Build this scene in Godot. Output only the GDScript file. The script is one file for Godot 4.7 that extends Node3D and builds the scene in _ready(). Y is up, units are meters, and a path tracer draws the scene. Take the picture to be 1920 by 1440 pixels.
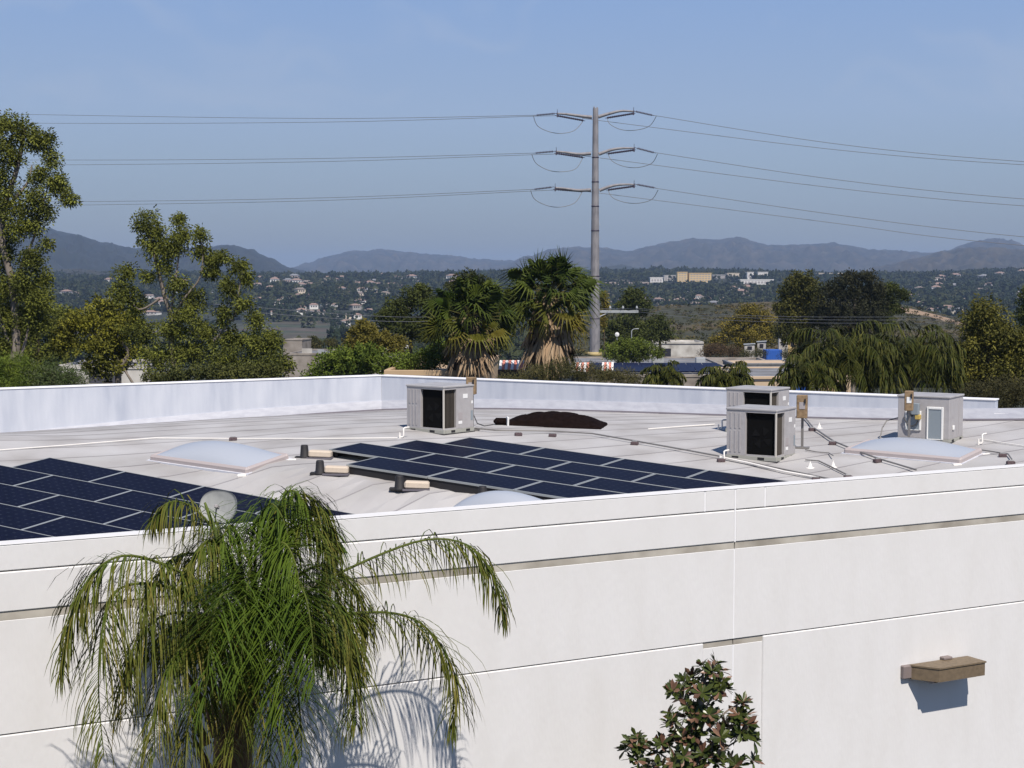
extends Node3D
# A flat white commercial building seen from a neighbouring window: roof with arrays and air units, palms in front,
# a transmission pole, trees and hazy hills behind. x right, y up, the camera looks along -z. Metres.

const FOCAL := 3000.0            # in pixels of the 1920 x 1440 photograph
const EYE := 9.4                 # height of the eye above the ground beside the building
const TILT := 0.067233           # downward tilt of the camera, radians
const WALL_TURN := 0.49288       # the long white wall runs away to the right by this angle
const WALL_AT := Vector3(2.53, 0.0, -17.97)
const ROOF_RIM := 6.7            # top of the parapets behind
var rng := RandomNumberGenerator.new()
var names := {}
var M := {}
var sprigs := {}
var wall_basis := Basis(Vector3(cos(WALL_TURN), 0, -sin(WALL_TURN)), Vector3.UP, Vector3(sin(WALL_TURN), 0, cos(WALL_TURN)))

# ---------------------------------------------------------------- survey: photograph to place
func ray(x: float, y: float) -> Vector3:
	var cx := (x - 960.0) / FOCAL
	var cy := (720.0 - y) / FOCAL
	return Vector3(cx, cy * cos(TILT) - sin(TILT), -(cos(TILT) + cy * sin(TILT)))

func at(x: float, y: float, far: float) -> Vector3:
	var d := ray(x, y)
	return Vector3(0, EYE, 0) + d * (far / -d.z)

func on_level(x: float, y: float, height: float) -> Vector3:
	var d := ray(x, y)
	return Vector3(0, EYE, 0) + d * ((height - EYE) / d.y)

func on_wall(x: float, y: float, proud := 0.0) -> Vector3:      # in the wall's own axes: along, up, out
	var d := ray(x, y)
	var n := wall_basis.z
	var o := WALL_AT + n * proud
	var t := (o - Vector3(0, EYE, 0)).dot(n) / d.dot(n)
	return wall_basis.transposed() * (Vector3(0, EYE, 0) + d * t - WALL_AT)

var ARRAYS := [[Vector3(-0.85, EYE - 3.171, -31.478), Vector3(1.4758, -0.1177, 0.8191), Vector3(-0.4943, -0.0325, 0.8922), -0.8, 4.0], [Vector3(-8.341, EYE - 3.253, -28.687), Vector3(1.521, -0.172, 0.669), Vector3(-0.408, -0.066, 0.91), -3.5, 5.0]]

func roof_y(p: Vector3) -> float:                                # the roof drains in several directions
	var x := p.x / 10.0
	var z := (-p.z - 32.0) / 10.0
	var k := [-3.3289, 0.5684, -0.8377, -0.1276, 0.2308, -0.2153, -0.0975, 0.4519, -0.1252, -0.0098, -0.3987, 0.1787, 0.1708, 0.3433, 0.0587]
	var n := 0
	var h := 0.0
	for i in 5:
		for j in 5 - i:
			h += k[n] * pow(x, i) * pow(z, j)
			n += 1
	h = clampf(h, -4.6, -2.95)
	var sum := 0.0
	var level := 0.0
	var most := 0.0
	for a in ARRAYS:                                               # it stays clear of the panels it carries
		var u: Vector3 = a[1]
		var v: Vector3 = a[2]
		var q: Vector3 = p - a[0]
		var det := u.x * v.z - v.x * u.z
		var s := (q.x * v.z - v.x * q.z) / det
		var t := (u.x * q.z - q.x * u.z) / det
		var ds := maxf(0.0, maxf(a[3] - s, s - 5.4)) * 1.67
		var dt := maxf(0.0, maxf(-t, t - a[4]))
		var w := 1.0 - smoothstep(0.0, 3.4, Vector2(ds, dt).length())
		var strong := w / (1.02 - w)
		level += strong * (a[0].y + s * u.y + t * v.y - EYE - 0.16)
		sum += strong
		most = maxf(most, w)
	if sum > 0.0: h = lerpf(h, level / sum, most)
	return EYE + h

func on_roof(x: float, y: float, lift := 0.0) -> Vector3:
	var h := EYE - 3.4
	var p := Vector3.ZERO
	for i in 60:
		p = on_level(x, y, h)
		h = lerpf(h, roof_y(p) + lift, 0.5)
	return p

const PROFILE := [-400.0, -9.4, 60.0, -9.4, 90.0, -10.4, 130.0, -12.0, 200.0, -15.0, 300.0, -20.0, 500.0, -29.0, 800.0, -36.0, 1000.0, -35.5, 1300.0, -27.0, 1700.0, -14.0, 2100.0, -5.0, 2500.0, 0.5, 2900.0, -6.0, 4000.0, -40.0, 20000.0, -60.0]
var rough_noise := FastNoiseLite.new()
func land_y(p: Vector3) -> float:
	var d := -p.z
	var h := -9.4
	for i in range(0, PROFILE.size() - 2, 2):
		if d >= PROFILE[i] and d <= PROFILE[i + 2]:
			var t: float = (d - PROFILE[i]) / (PROFILE[i + 2] - PROFILE[i])
			t = lerpf(t, t * t * (3.0 - 2.0 * t), 0.5)
			h = lerpf(PROFILE[i + 1], PROFILE[i + 3], t)
	var wild := clampf((d - 500.0) / 900.0, 0.0, 1.0)
	h += rough_noise.get_noise_2d(p.x, p.z) * 9.0 * wild + rough_noise.get_noise_2d(p.x * 4.0, p.z * 4.0) * 2.5 * wild
	return EYE + h

# ---------------------------------------------------------------- nodes
func numbered(called: String) -> String:
	var n: int = names.get(called, 0)
	names[called] = n + 1
	return called if n == 0 else "%s_%03d" % [called, n]

func tag(o: Node3D, label: String, category: String, group := "", kind := "") -> Node3D:
	if label: o.set_meta("label", label)
	if category: o.set_meta("category", category)
	if group: o.set_meta("group", group)
	if kind: o.set_meta("kind", kind)
	return o

func thing(called: String, label: String, category: String, where := Vector3.ZERO, turn := 0.0, group := "") -> Node3D:
	var o := Node3D.new()
	o.name = numbered(called)
	add_child(o)
	o.position = where
	o.rotation.y = turn
	tag(o, label, category, group)
	return o

func part(called: String, st, m: Material, parent: Node = self, kind := "") -> MeshInstance3D:
	var o := MeshInstance3D.new()
	if st is SurfaceTool:
		o.mesh = (st as SurfaceTool).commit()
	else:
		o.mesh = st
	o.material_override = m
	o.name = numbered(called) if parent == self else called
	parent.add_child(o, true)
	if kind: o.set_meta("kind", kind)
	return o

# ---------------------------------------------------------------- shapes
func begin() -> SurfaceTool:
	var st := SurfaceTool.new()
	st.begin(Mesh.PRIMITIVE_TRIANGLES)
	st.set_smooth_group(-1)
	return st

func done(st: SurfaceTool) -> SurfaceTool:
	st.generate_normals()
	return st

func tri(st: SurfaceTool, a: Vector3, b: Vector3, c: Vector3) -> void:
	st.add_vertex(a); st.add_vertex(b); st.add_vertex(c)

func quad(st: SurfaceTool, a: Vector3, b: Vector3, c: Vector3, d: Vector3) -> void:   # clockwise from the front
	tri(st, a, b, c); tri(st, a, c, d)

func face(st: SurfaceTool, pts: Array, out: Vector3) -> void:     # a flat convex polygon turned so that it looks along out
	var n: Vector3 = (pts[1] - pts[0]).cross(pts[2] - pts[0])
	var flip := n.dot(out) > 0.0
	for i in range(1, pts.size() - 1):
		if flip: tri(st, pts[0], pts[i + 1], pts[i])
		else: tri(st, pts[0], pts[i], pts[i + 1])

func box(st: SurfaceTool, x: Transform3D, size: Vector3, bevel := 0.0) -> void:      # x puts the middle of the box
	var h := size / 2.0
	var b := minf(bevel, minf(h.x, minf(h.y, h.z)) * 0.8)
	var put := func(p: Vector3) -> Vector3: return x * p
	for ax in 3:
		var u := (ax + 1) % 3
		var v := (ax + 2) % 3
		for s in [-1.0, 1.0]:
			var pts := []
			for c in [[-1, -1], [1, -1], [1, 1], [-1, 1]]:
				var p := Vector3.ZERO
				p[ax] = s * h[ax]
				p[u] = c[0] * (h[u] - b)
				p[v] = c[1] * (h[v] - b)
				pts.append(put.call(p))
			var o := Vector3.ZERO
			o[ax] = s
			face(st, pts, x.basis * o)
	if b <= 0.0: return
	for ax in 3:
		var u := (ax + 1) % 3
		var v := (ax + 2) % 3
		for su in [-1.0, 1.0]:
			for sv in [-1.0, 1.0]:
				var pts := []
				for c in [[-1, 0], [1, 0], [1, 1], [-1, 1]]:
					var p := Vector3.ZERO
					p[ax] = c[0] * (h[ax] - b)
					p[u] = su * (h[u] - (b if c[1] else 0.0))
					p[v] = sv * (h[v] - (0.0 if c[1] else b))
					pts.append(put.call(p))
				var o := Vector3.ZERO
				o[u] = su
				o[v] = sv
				face(st, pts, x.basis * o)
	for sx in [-1.0, 1.0]:
		for sy in [-1.0, 1.0]:
			for sz in [-1.0, 1.0]:
				var s := Vector3(sx, sy, sz)
				face(st, [put.call(s * (h - Vector3(0, b, b))), put.call(s * (h - Vector3(b, 0, b))), put.call(s * (h - Vector3(b, b, 0)))], x.basis * s)

func slab(st: SurfaceTool, lo: Vector3, hi: Vector3, bevel := 0.0) -> void:
	box(st, Transform3D(Basis.IDENTITY, (lo + hi) / 2.0), (hi - lo).abs(), bevel)

func tube(st: SurfaceTool, pts: Array, r0: float, r1 := -1.0, sides := 6, capped := true) -> void:
	if r1 < 0.0: r1 = r0
	st.set_smooth_group(1)
	var up := Vector3(0.31, 0.9, 0.3).normalized()
	var rings := []
	for i in pts.size():
		var a: Vector3 = pts[maxi(i - 1, 0)]
		var b: Vector3 = pts[mini(i + 1, pts.size() - 1)]
		var t := (b - a).normalized()
		var side := t.cross(up)
		if side.length() < 0.05: side = t.cross(Vector3.RIGHT)
		side = side.normalized()
		up = side.cross(t).normalized()
		var r := lerpf(r0, r1, float(i) / (pts.size() - 1))
		var ring := []
		for k in sides:
			var g := TAU * k / sides
			ring.append(pts[i] + (side * cos(g) + up * sin(g)) * r)
		rings.append(ring)
	for i in pts.size() - 1:
		for k in sides:
			var k2 := (k + 1) % sides
			quad(st, rings[i][k], rings[i][k2], rings[i + 1][k2], rings[i + 1][k])
	st.set_smooth_group(-1)
	if capped:
		for k in range(1, sides - 1):
			tri(st, rings[0][0], rings[0][k + 1], rings[0][k])
			var e: Array = rings[-1]
			tri(st, e[0], e[k], e[k + 1])

func lathe(st: SurfaceTool, where: Vector3, profile: Array, sides := 12, smooth := true) -> void:   # profile: Vector2(radius, height) from below
	st.set_smooth_group(1 if smooth else -1)
	for i in profile.size() - 1:
		for k in sides:
			var a := TAU * k / sides
			var b := TAU * (k + 1) / sides
			var p: Vector2 = profile[i]
			var q: Vector2 = profile[i + 1]
			var pa := where + Vector3(cos(a) * p.x, p.y, sin(a) * p.x)
			var pb := where + Vector3(cos(b) * p.x, p.y, sin(b) * p.x)
			var qa := where + Vector3(cos(a) * q.x, q.y, sin(a) * q.x)
			var qb := where + Vector3(cos(b) * q.x, q.y, sin(b) * q.x)
			if p.x > 0.0005: tri(st, pa, pb, qb)
			if q.x > 0.0005: tri(st, pa, qb, qa)
	st.set_smooth_group(-1)

func prism(st: SurfaceTool, foot: Array, low: float, high: float) -> void:      # foot: Vector2(x, z), convex
	var mid := Vector3.ZERO
	for p in foot: mid += Vector3(p.x, 0, p.y) / foot.size()
	var top := []
	var bottom := []
	for p in foot:
		top.append(Vector3(p.x, high, p.y))
		bottom.append(Vector3(p.x, low, p.y))
	face(st, top, Vector3.UP)
	face(st, bottom, Vector3.DOWN)
	for i in foot.size():
		var j := (i + 1) % foot.size()
		var o: Vector3 = (top[i] + top[j]) / 2.0 - mid
		face(st, [top[i], top[j], bottom[j], bottom[i]], Vector3(o.x, 0, o.z))

func curve(pts: Array, n: int) -> Array:                          # a smooth line through points
	var out := []
	var k := pts.size()
	for i in n + 1:
		var u := float(i) / n * (k - 1)
		var a := mini(int(u), k - 2)
		var t := u - a
		var p0: Vector3 = pts[maxi(a - 1, 0)]
		var p3: Vector3 = pts[mini(a + 2, k - 1)]
		out.append((pts[a] as Vector3).cubic_interpolate(pts[a + 1], p0, p3, t))
	return out

# ---------------------------------------------------------------- materials
func lin(r: float, g: float, b: float) -> Color:                  # a real-world base colour
	return Color(r, g, b).linear_to_srgb()

func noise_tex(freq: float, low: Color, high: Color, seed_at := 1, octaves := 4, size := 512, mid := 0.5) -> NoiseTexture2D:
	var n := FastNoiseLite.new()
	n.noise_type = FastNoiseLite.TYPE_SIMPLEX_SMOOTH
	n.frequency = freq
	n.fractal_octaves = octaves
	n.seed = seed_at
	var t := NoiseTexture2D.new()
	t.width = size
	t.height = size
	t.seamless = true
	t.noise = n
	var g := Gradient.new()
	g.offsets = PackedFloat32Array([0.0, mid, 1.0])
	g.colors = PackedColorArray([low, low.lerp(high, 0.6), high])
	t.color_ramp = g
	return t

func bump_tex(freq: float, seed_at := 3, strength := 4.0) -> NoiseTexture2D:
	var n := FastNoiseLite.new()
	n.frequency = freq
	n.fractal_octaves = 4
	n.seed = seed_at
	var t := NoiseTexture2D.new()
	t.width = 512
	t.height = 512
	t.seamless = true
	t.noise = n
	t.as_normal_map = true
	t.bump_strength = strength
	return t

func paint(c: Color, rough := 0.7, metal := 0.0, spec := 0.5) -> StandardMaterial3D:
	var m := StandardMaterial3D.new()
	m.albedo_color = c
	m.roughness = rough
	m.metallic = metal
	m.metallic_specular = spec
	return m

func worn(c: Color, rough: float, tex: Texture2D, scale: Vector3, world := true) -> StandardMaterial3D:
	var m := paint(c, rough)
	m.albedo_texture = tex
	m.uv1_triplanar = true
	m.uv1_world_triplanar = world
	m.uv1_scale = scale
	return m

func leafy(rough := 0.6, glow := 0.35, spec := 0.2) -> StandardMaterial3D:
	var m := paint(Color.WHITE, rough, 0.0, spec)
	m.vertex_color_use_as_albedo = true
	m.cull_mode = BaseMaterial3D.CULL_DISABLED
	m.backlight_enabled = true
	m.backlight = lin(0.05 * glow, 0.08 * glow, 0.015 * glow)
	return m

func make_materials() -> void:
	var speck := noise_tex(0.02, Color(0.965, 0.962, 0.955), Color(1, 1, 1), 11, 5)
	var blotch := noise_tex(0.008, Color(0.86, 0.86, 0.87), Color(1, 1, 1), 12, 5)
	var grime := noise_tex(0.012, Color(0.62, 0.6, 0.58), Color(1, 1, 1), 13, 5)
	M.stucco = worn(lin(0.742, 0.738, 0.733), 0.85, speck, Vector3(0.3, 0.07, 0.3))
	M.stucco.normal_enabled = true
	M.stucco.normal_texture = bump_tex(0.2, 5, 2.0)
	M.stucco.normal_scale = 0.05
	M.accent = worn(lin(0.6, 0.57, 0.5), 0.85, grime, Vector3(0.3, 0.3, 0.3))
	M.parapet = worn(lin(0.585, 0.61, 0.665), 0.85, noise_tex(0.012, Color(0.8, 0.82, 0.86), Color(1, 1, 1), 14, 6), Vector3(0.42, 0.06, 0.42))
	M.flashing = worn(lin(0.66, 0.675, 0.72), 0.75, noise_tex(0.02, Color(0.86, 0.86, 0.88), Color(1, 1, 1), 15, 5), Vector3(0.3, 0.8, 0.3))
	M.coping = paint(lin(0.86, 0.86, 0.87), 0.55)
	M.roof = worn(Color.WHITE, 0.82, noise_tex(0.009, Color(0.84, 0.825, 0.81), Color(1, 1, 1), 16, 6), Vector3(0.12, 0.12, 0.12))
	M.roof.vertex_color_use_as_albedo = true
	M.tar = paint(lin(0.13, 0.12, 0.14), 0.9)
	M.cabinet = worn(lin(0.42, 0.408, 0.408), 0.6, noise_tex(0.015, Color(0.91, 0.9, 0.9), Color(1, 1, 1), 17, 4), Vector3(0.9, 0.5, 0.9))
	M.cabinet_top = worn(lin(0.42, 0.412, 0.412), 0.6, blotch, Vector3(0.6, 0.6, 0.6))
	M.rib = paint(lin(0.36, 0.345, 0.35), 0.6)
	M.coil = paint(lin(0.005, 0.005, 0.005), 0.95, 0.0, 0.2)
	M.coil_fin = paint(lin(0.1, 0.085, 0.07), 0.7)
	M.post = paint(lin(0.52, 0.49, 0.44), 0.55)
	M.rail = paint(lin(0.34, 0.34, 0.3), 0.6)
	M.black = paint(lin(0.015, 0.014, 0.016), 0.7)
	M.fan = paint(lin(0.008, 0.008, 0.008), 0.8, 0.0, 0.2)
	M.label = paint(lin(0.78, 0.78, 0.76), 0.6)
	M.plate = paint(lin(0.36, 0.33, 0.33), 0.6)
	M.grey_plate = paint(lin(0.24, 0.28, 0.31), 0.5)
	M.steel = paint(lin(0.4, 0.4, 0.39), 0.45, 0.4)
	M.tan_box = worn(lin(0.36, 0.25, 0.14), 0.7, grime, Vector3(1.5, 1.5, 1.5))
	M.yellow = paint(lin(0.5, 0.36, 0.1), 0.6)
	M.pipe = paint(lin(0.82, 0.79, 0.74), 0.5)
	M.conduit = paint(lin(0.22, 0.21, 0.2), 0.5, 0.3)
	M.cable = paint(lin(0.06, 0.06, 0.06), 0.6)
	M.block = worn(lin(0.14, 0.1, 0.11), 0.9, grime, Vector3(3, 3, 3))
	M.curb = paint(lin(0.42, 0.37, 0.36), 0.6)
	M.dome = paint(lin(0.4, 0.43, 0.48), 0.35)
	M.dome.clearcoat_enabled = true
	M.dome.clearcoat = 0.12
	M.dome.clearcoat_roughness = 0.15
	M.tarp = worn(lin(0.017, 0.0105, 0.0095), 0.9, noise_tex(0.02, Color(0.6, 0.6, 0.6), Color(1, 1, 1), 18, 4), Vector3(0.7, 0.7, 0.7))
	M.tarp.metallic_specular = 0.1
	M.dish = worn(lin(0.36, 0.37, 0.35), 0.6, blotch, Vector3(1.2, 1.2, 1.2))
	M.ballast = worn(lin(0.6, 0.51, 0.41), 0.9, speck, Vector3(1.0, 1.0, 1.0))
	M.cell_frame = paint(lin(0.36, 0.38, 0.38), 0.45, 0.3)
	M.cells = paint(Color.WHITE, 0.4, 0.0, 0.08)
	M.cells.albedo_texture = cell_picture()
	M.bronze = worn(lin(0.2, 0.15, 0.095), 0.6, noise_tex(0.03, Color(0.8, 0.8, 0.8), Color(1, 1, 1), 19, 3), Vector3(1, 1, 1))
	M.bronze_bracket = paint(lin(0.22, 0.18, 0.17), 0.6)
	M.pole = worn(lin(0.3, 0.29, 0.3), 0.6, noise_tex(0.01, Color(0.72, 0.72, 0.74), Color(1, 1, 1), 20, 5), Vector3(0.5, 0.12, 0.5))
	M.insulator = paint(lin(0.06, 0.05, 0.075), 0.5)
	M.wire = paint(lin(0.2, 0.2, 0.21), 0.5)
	M.galvanised = paint(lin(0.42, 0.44, 0.45), 0.5, 0.3)
	M.band = paint(lin(0.45, 0.35, 0.16), 0.7)
	M.asphalt = worn(lin(0.06, 0.06, 0.06), 0.95, grime, Vector3(0.3, 0.3, 0.3))
	M.leaf = leafy()
	M.leaf_matt = leafy(0.75, 0.4)
	M.magnolia = leafy(0.32, 0.25, 0.4)
	M.magnolia.vertex_color_use_as_albedo = true
	M.far_leaf = leafy(0.9, 0.2)
	M.bark_pale = worn(lin(0.3, 0.26, 0.22), 0.85, grime, Vector3(0.8, 0.25, 0.8))
	M.bark_dark = worn(lin(0.11, 0.085, 0.06), 0.95, grime, Vector3(1.2, 0.5, 1.2))
	M.fibre = worn(lin(0.13, 0.075, 0.035), 0.95, grime, Vector3(4, 2, 4))
	M.thatch = leafy(0.9, 0.1)
	M.land = worn(Color.WHITE, 0.95, noise_tex(0.014, Color(0.55, 0.55, 0.5), Color(1, 1, 1), 21, 5), Vector3(0.006, 0.006, 0.006))
	M.land.vertex_color_use_as_albedo = true
	M.hill = worn(Color.WHITE, 0.95, noise_tex(0.02, Color(0.42, 0.45, 0.45), Color(1, 1, 1), 22, 6), Vector3(0.0022, 0.0022, 0.0022))
	M.hill.vertex_color_use_as_albedo = true
	M.brush = worn(Color.WHITE, 0.95, noise_tex(0.03, Color(0.5, 0.5, 0.42), Color(1, 1, 1), 23, 5), Vector3(0.02, 0.05, 0.02))
	M.brush.vertex_color_use_as_albedo = true
	M.dirt = worn(lin(0.42, 0.3, 0.2), 0.95, grime, Vector3(0.15, 0.15, 0.15))
	M.tan_wall = worn(lin(0.5, 0.36, 0.22), 0.85, speck, Vector3(0.1, 0.1, 0.1))
	M.peach_wall = worn(lin(0.55, 0.42, 0.29), 0.85, speck, Vector3(0.1, 0.1, 0.1))
	M.white_wall = worn(lin(0.68, 0.66, 0.62), 0.85, grime, Vector3(0.06, 0.06, 0.06))
	M.concrete = worn(lin(0.4, 0.36, 0.32), 0.9, grime, Vector3(0.08, 0.08, 0.08))
	M.grey_roof = worn(lin(0.27, 0.28, 0.3), 0.9, grime, Vector3(0.05, 0.05, 0.05))
	M.dark_roof = paint(lin(0.06, 0.06, 0.075), 0.8)
	M.window = paint(lin(0.03, 0.03, 0.04), 0.25)
	M.navy = paint(lin(0.012, 0.016, 0.045), 0.4, 0.0, 0.15)
	M.blue = paint(lin(0.02, 0.1, 0.42), 0.6)
	M.salmon = paint(lin(0.75, 0.25, 0.18), 0.5)
	M.white = paint(lin(0.85, 0.85, 0.85), 0.5)
	M.cream = paint(lin(0.66, 0.48, 0.22), 0.85)
	M.house_white = paint(lin(0.72, 0.7, 0.66), 0.85)
	M.house_cream = paint(lin(0.65, 0.56, 0.44), 0.85)
	M.house_pink = paint(lin(0.55, 0.43, 0.37), 0.85)
	M.house_grey = paint(lin(0.36, 0.35, 0.34), 0.85)
	M.tile_red = paint(lin(0.27, 0.185, 0.15), 0.9)
	M.tile_brown = paint(lin(0.21, 0.17, 0.145), 0.9)
	M.tile_grey = paint(lin(0.22, 0.22, 0.23), 0.9)

func cell_picture() -> ImageTexture:                              # the printed face of a solar panel: ten by six dark cells
	var w := 500
	var h := 300
	var im := Image.create(w, h, false, Image.FORMAT_RGB8)
	im.fill(lin(0.009, 0.011, 0.028))
	for i in 10:
		for j in 6:
			var x := i * 50
			var y := j * 50
			var tone := 0.9 + 0.2 * fmod(i * 0.37 + j * 0.61, 1.0)
			im.fill_rect(Rect2i(x + 1, y + 1, 48, 48), lin(0.006 * tone, 0.0075 * tone, 0.021 * tone))
			for k in 3: im.fill_rect(Rect2i(x + 1, y + 8 + k * 17, 48, 1), lin(0.016, 0.02, 0.038))
			for c in [[0, 0], [0, 44], [44, 0], [44, 44]]:
				im.fill_rect(Rect2i(x + c[0] + (1 if c[0] == 0 else 0), y + c[1] + (1 if c[1] == 0 else 0), 5, 5), lin(0.03, 0.036, 0.055))
	im.generate_mipmaps()
	return ImageTexture.create_from_image(im)

# ---------------------------------------------------------------- sky and light
func sky_picture() -> ImageTexture:                               # clear morning air, greyer towards the horizon, thin high streaks
	var w := 2048
	var h := 1024
	var im := Image.create(w, h, false, Image.FORMAT_RGBF)
	var n := FastNoiseLite.new()
	n.frequency = 1.0
	n.fractal_octaves = 4
	n.seed = 40
	var n2 := FastNoiseLite.new()
	n2.frequency = 1.0
	n2.fractal_octaves = 3
	n2.seed = 41
	var stops := [[0.0, Vector3(0.28, 0.312, 0.33)], [1.0, Vector3(0.284, 0.32, 0.35)], [2.6, Vector3(0.302, 0.374, 0.458)], [4.0, Vector3(0.308, 0.4, 0.522)], [5.8, Vector3(0.31, 0.414, 0.59)], [9.5, Vector3(0.25, 0.374, 0.618)], [18.0, Vector3(0.168, 0.275, 0.495)], [40.0, Vector3(0.062, 0.135, 0.31)], [90.0, Vector3(0.034, 0.08, 0.22)]]
	for y in h:
		var up := 90.0 - (y + 0.5) / h * 180.0
		var c := Vector3(0.15, 0.15, 0.14)
		if up >= 0.0:
			for i in stops.size() - 1:
				if up >= stops[i][0] and up <= stops[i + 1][0]:
					c = (stops[i][1] as Vector3).lerp(stops[i + 1][1], (up - stops[i][0]) / (stops[i + 1][0] - stops[i][0]))
		for x in w:
			var veil := 0.0
			if up > 1.0:
				var a := (x + 0.5) / w * TAU
				var p := Vector3(cos(a), 0, sin(a)) * 7.0
				var q := n2.get_noise_3d(p.x, up * 0.12, p.z)
				var v := n.get_noise_3d(p.x * 0.55 + q * 0.6, up * 0.5 + p.x * 0.12 + q * 1.2, p.z * 0.55)
				veil = smoothstep(0.05, 0.6, v) * 0.2 * smoothstep(3.0, 7.0, up)
			var k := c.lerp(Vector3(0.44, 0.5, 0.62), veil)
			im.set_pixel(x, y, Color(k.x, k.y, k.z))
	return ImageTexture.create_from_image(im)

func set_stage() -> void:
	var cam := Camera3D.new()
	cam.name = "camera"
	add_child(cam)
	cam.position = Vector3(0, EYE, 0)
	cam.rotation.x = -TILT
	cam.fov = rad_to_deg(2.0 * atan(720.0 / FOCAL))
	cam.near = 0.2
	cam.far = 20000.0
	cam.current = true
	var e := Environment.new()
	e.background_mode = Environment.BG_SKY
	var sm := PanoramaSkyMaterial.new()
	sm.panorama = sky_picture()
	var s := Sky.new()
	s.sky_material = sm
	e.sky = s
	e.tonemap_mode = Environment.TONE_MAPPER_LINEAR
	e.tonemap_exposure = 1.09
	e.sdfgi_enabled = true
	e.ssao_enabled = true
	e.ssil_enabled = true
	e.fog_enabled = true
	e.fog_light_color = Color(0.73, 0.84, 1.0)
	e.fog_density = 0.00011
	var we := WorldEnvironment.new()
	we.name = "world_environment"
	we.environment = e
	add_child(we)
	var sun := DirectionalLight3D.new()
	sun.name = "sun"
	sun.light_energy = 1.5
	sun.light_angular_distance = 0.5
	sun.light_color = Color(1.0, 0.965, 0.925)
	sun.shadow_enabled = true
	add_child(sun)
	sun.look_at_from_position(Vector3(0, 50, 0), Vector3(0, 50, 0) + wall_basis * Vector3(0.06, -0.507, -0.37), Vector3.UP)

# ---------------------------------------------------------------- land
func build_land() -> void:
	rough_noise.frequency = 0.0016
	rough_noise.fractal_octaves = 4
	rough_noise.seed = 7
	var zs := [-300.0, -60.0, 0.0, 20.0, 40.0, 60.0, 75.0, 90.0, 110.0, 130.0, 160.0, 200.0, 250.0, 300.0, 360.0, 430.0, 500.0, 580.0, 660.0, 740.0, 820.0]
	var d := 820.0
	while d < 3100.0:
		d += 28.0
		zs.append(d)
	for k in [3400.0, 4000.0, 5000.0, 7000.0, 9500.0, 12000.0]: zs.append(k)
	var st := SurfaceTool.new()
	st.begin(Mesh.PRIMITIVE_TRIANGLES)
	var cols := 150
	var tone := FastNoiseLite.new()
	tone.frequency = 0.006
	tone.seed = 9
	for i in zs.size():
		for c in cols + 1:
			var wide := maxf(400.0, zs[i] * 0.75)
			var p := Vector3((float(c) / cols * 2.0 - 1.0) * wide, 0, -zs[i])
			p.y = land_y(p)
			var k := Color(0.06, 0.06, 0.055)
			if zs[i] > 70.0: k = Color(0.07, 0.075, 0.04)
			if zs[i] > 450.0:
				var t := tone.get_noise_2d(p.x, p.z * 0.6)
				k = Color(0.036, 0.045, 0.026).lerp(Color(0.11, 0.095, 0.06), smoothstep(0.05, 0.5, t))
				if zs[i] > 750.0 and zs[i] < 1150.0: k = Color(0.055, 0.075, 0.035).lerp(Color(0.13, 0.1, 0.075), smoothstep(-0.1, 0.35, tone.get_noise_2d(p.x * 0.7, p.z * 2.0 + 500.0)))
			st.set_color(k)
			st.add_vertex(p)
	for i in zs.size() - 1:
		for c in cols:
			var a := i * (cols + 1) + c
			var b := a + cols + 1
			for n in [a, b, b + 1, a, b + 1, a + 1]: st.add_index(n)
	st.generate_normals()
	part("ground", st, M.land, self, "structure")

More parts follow.
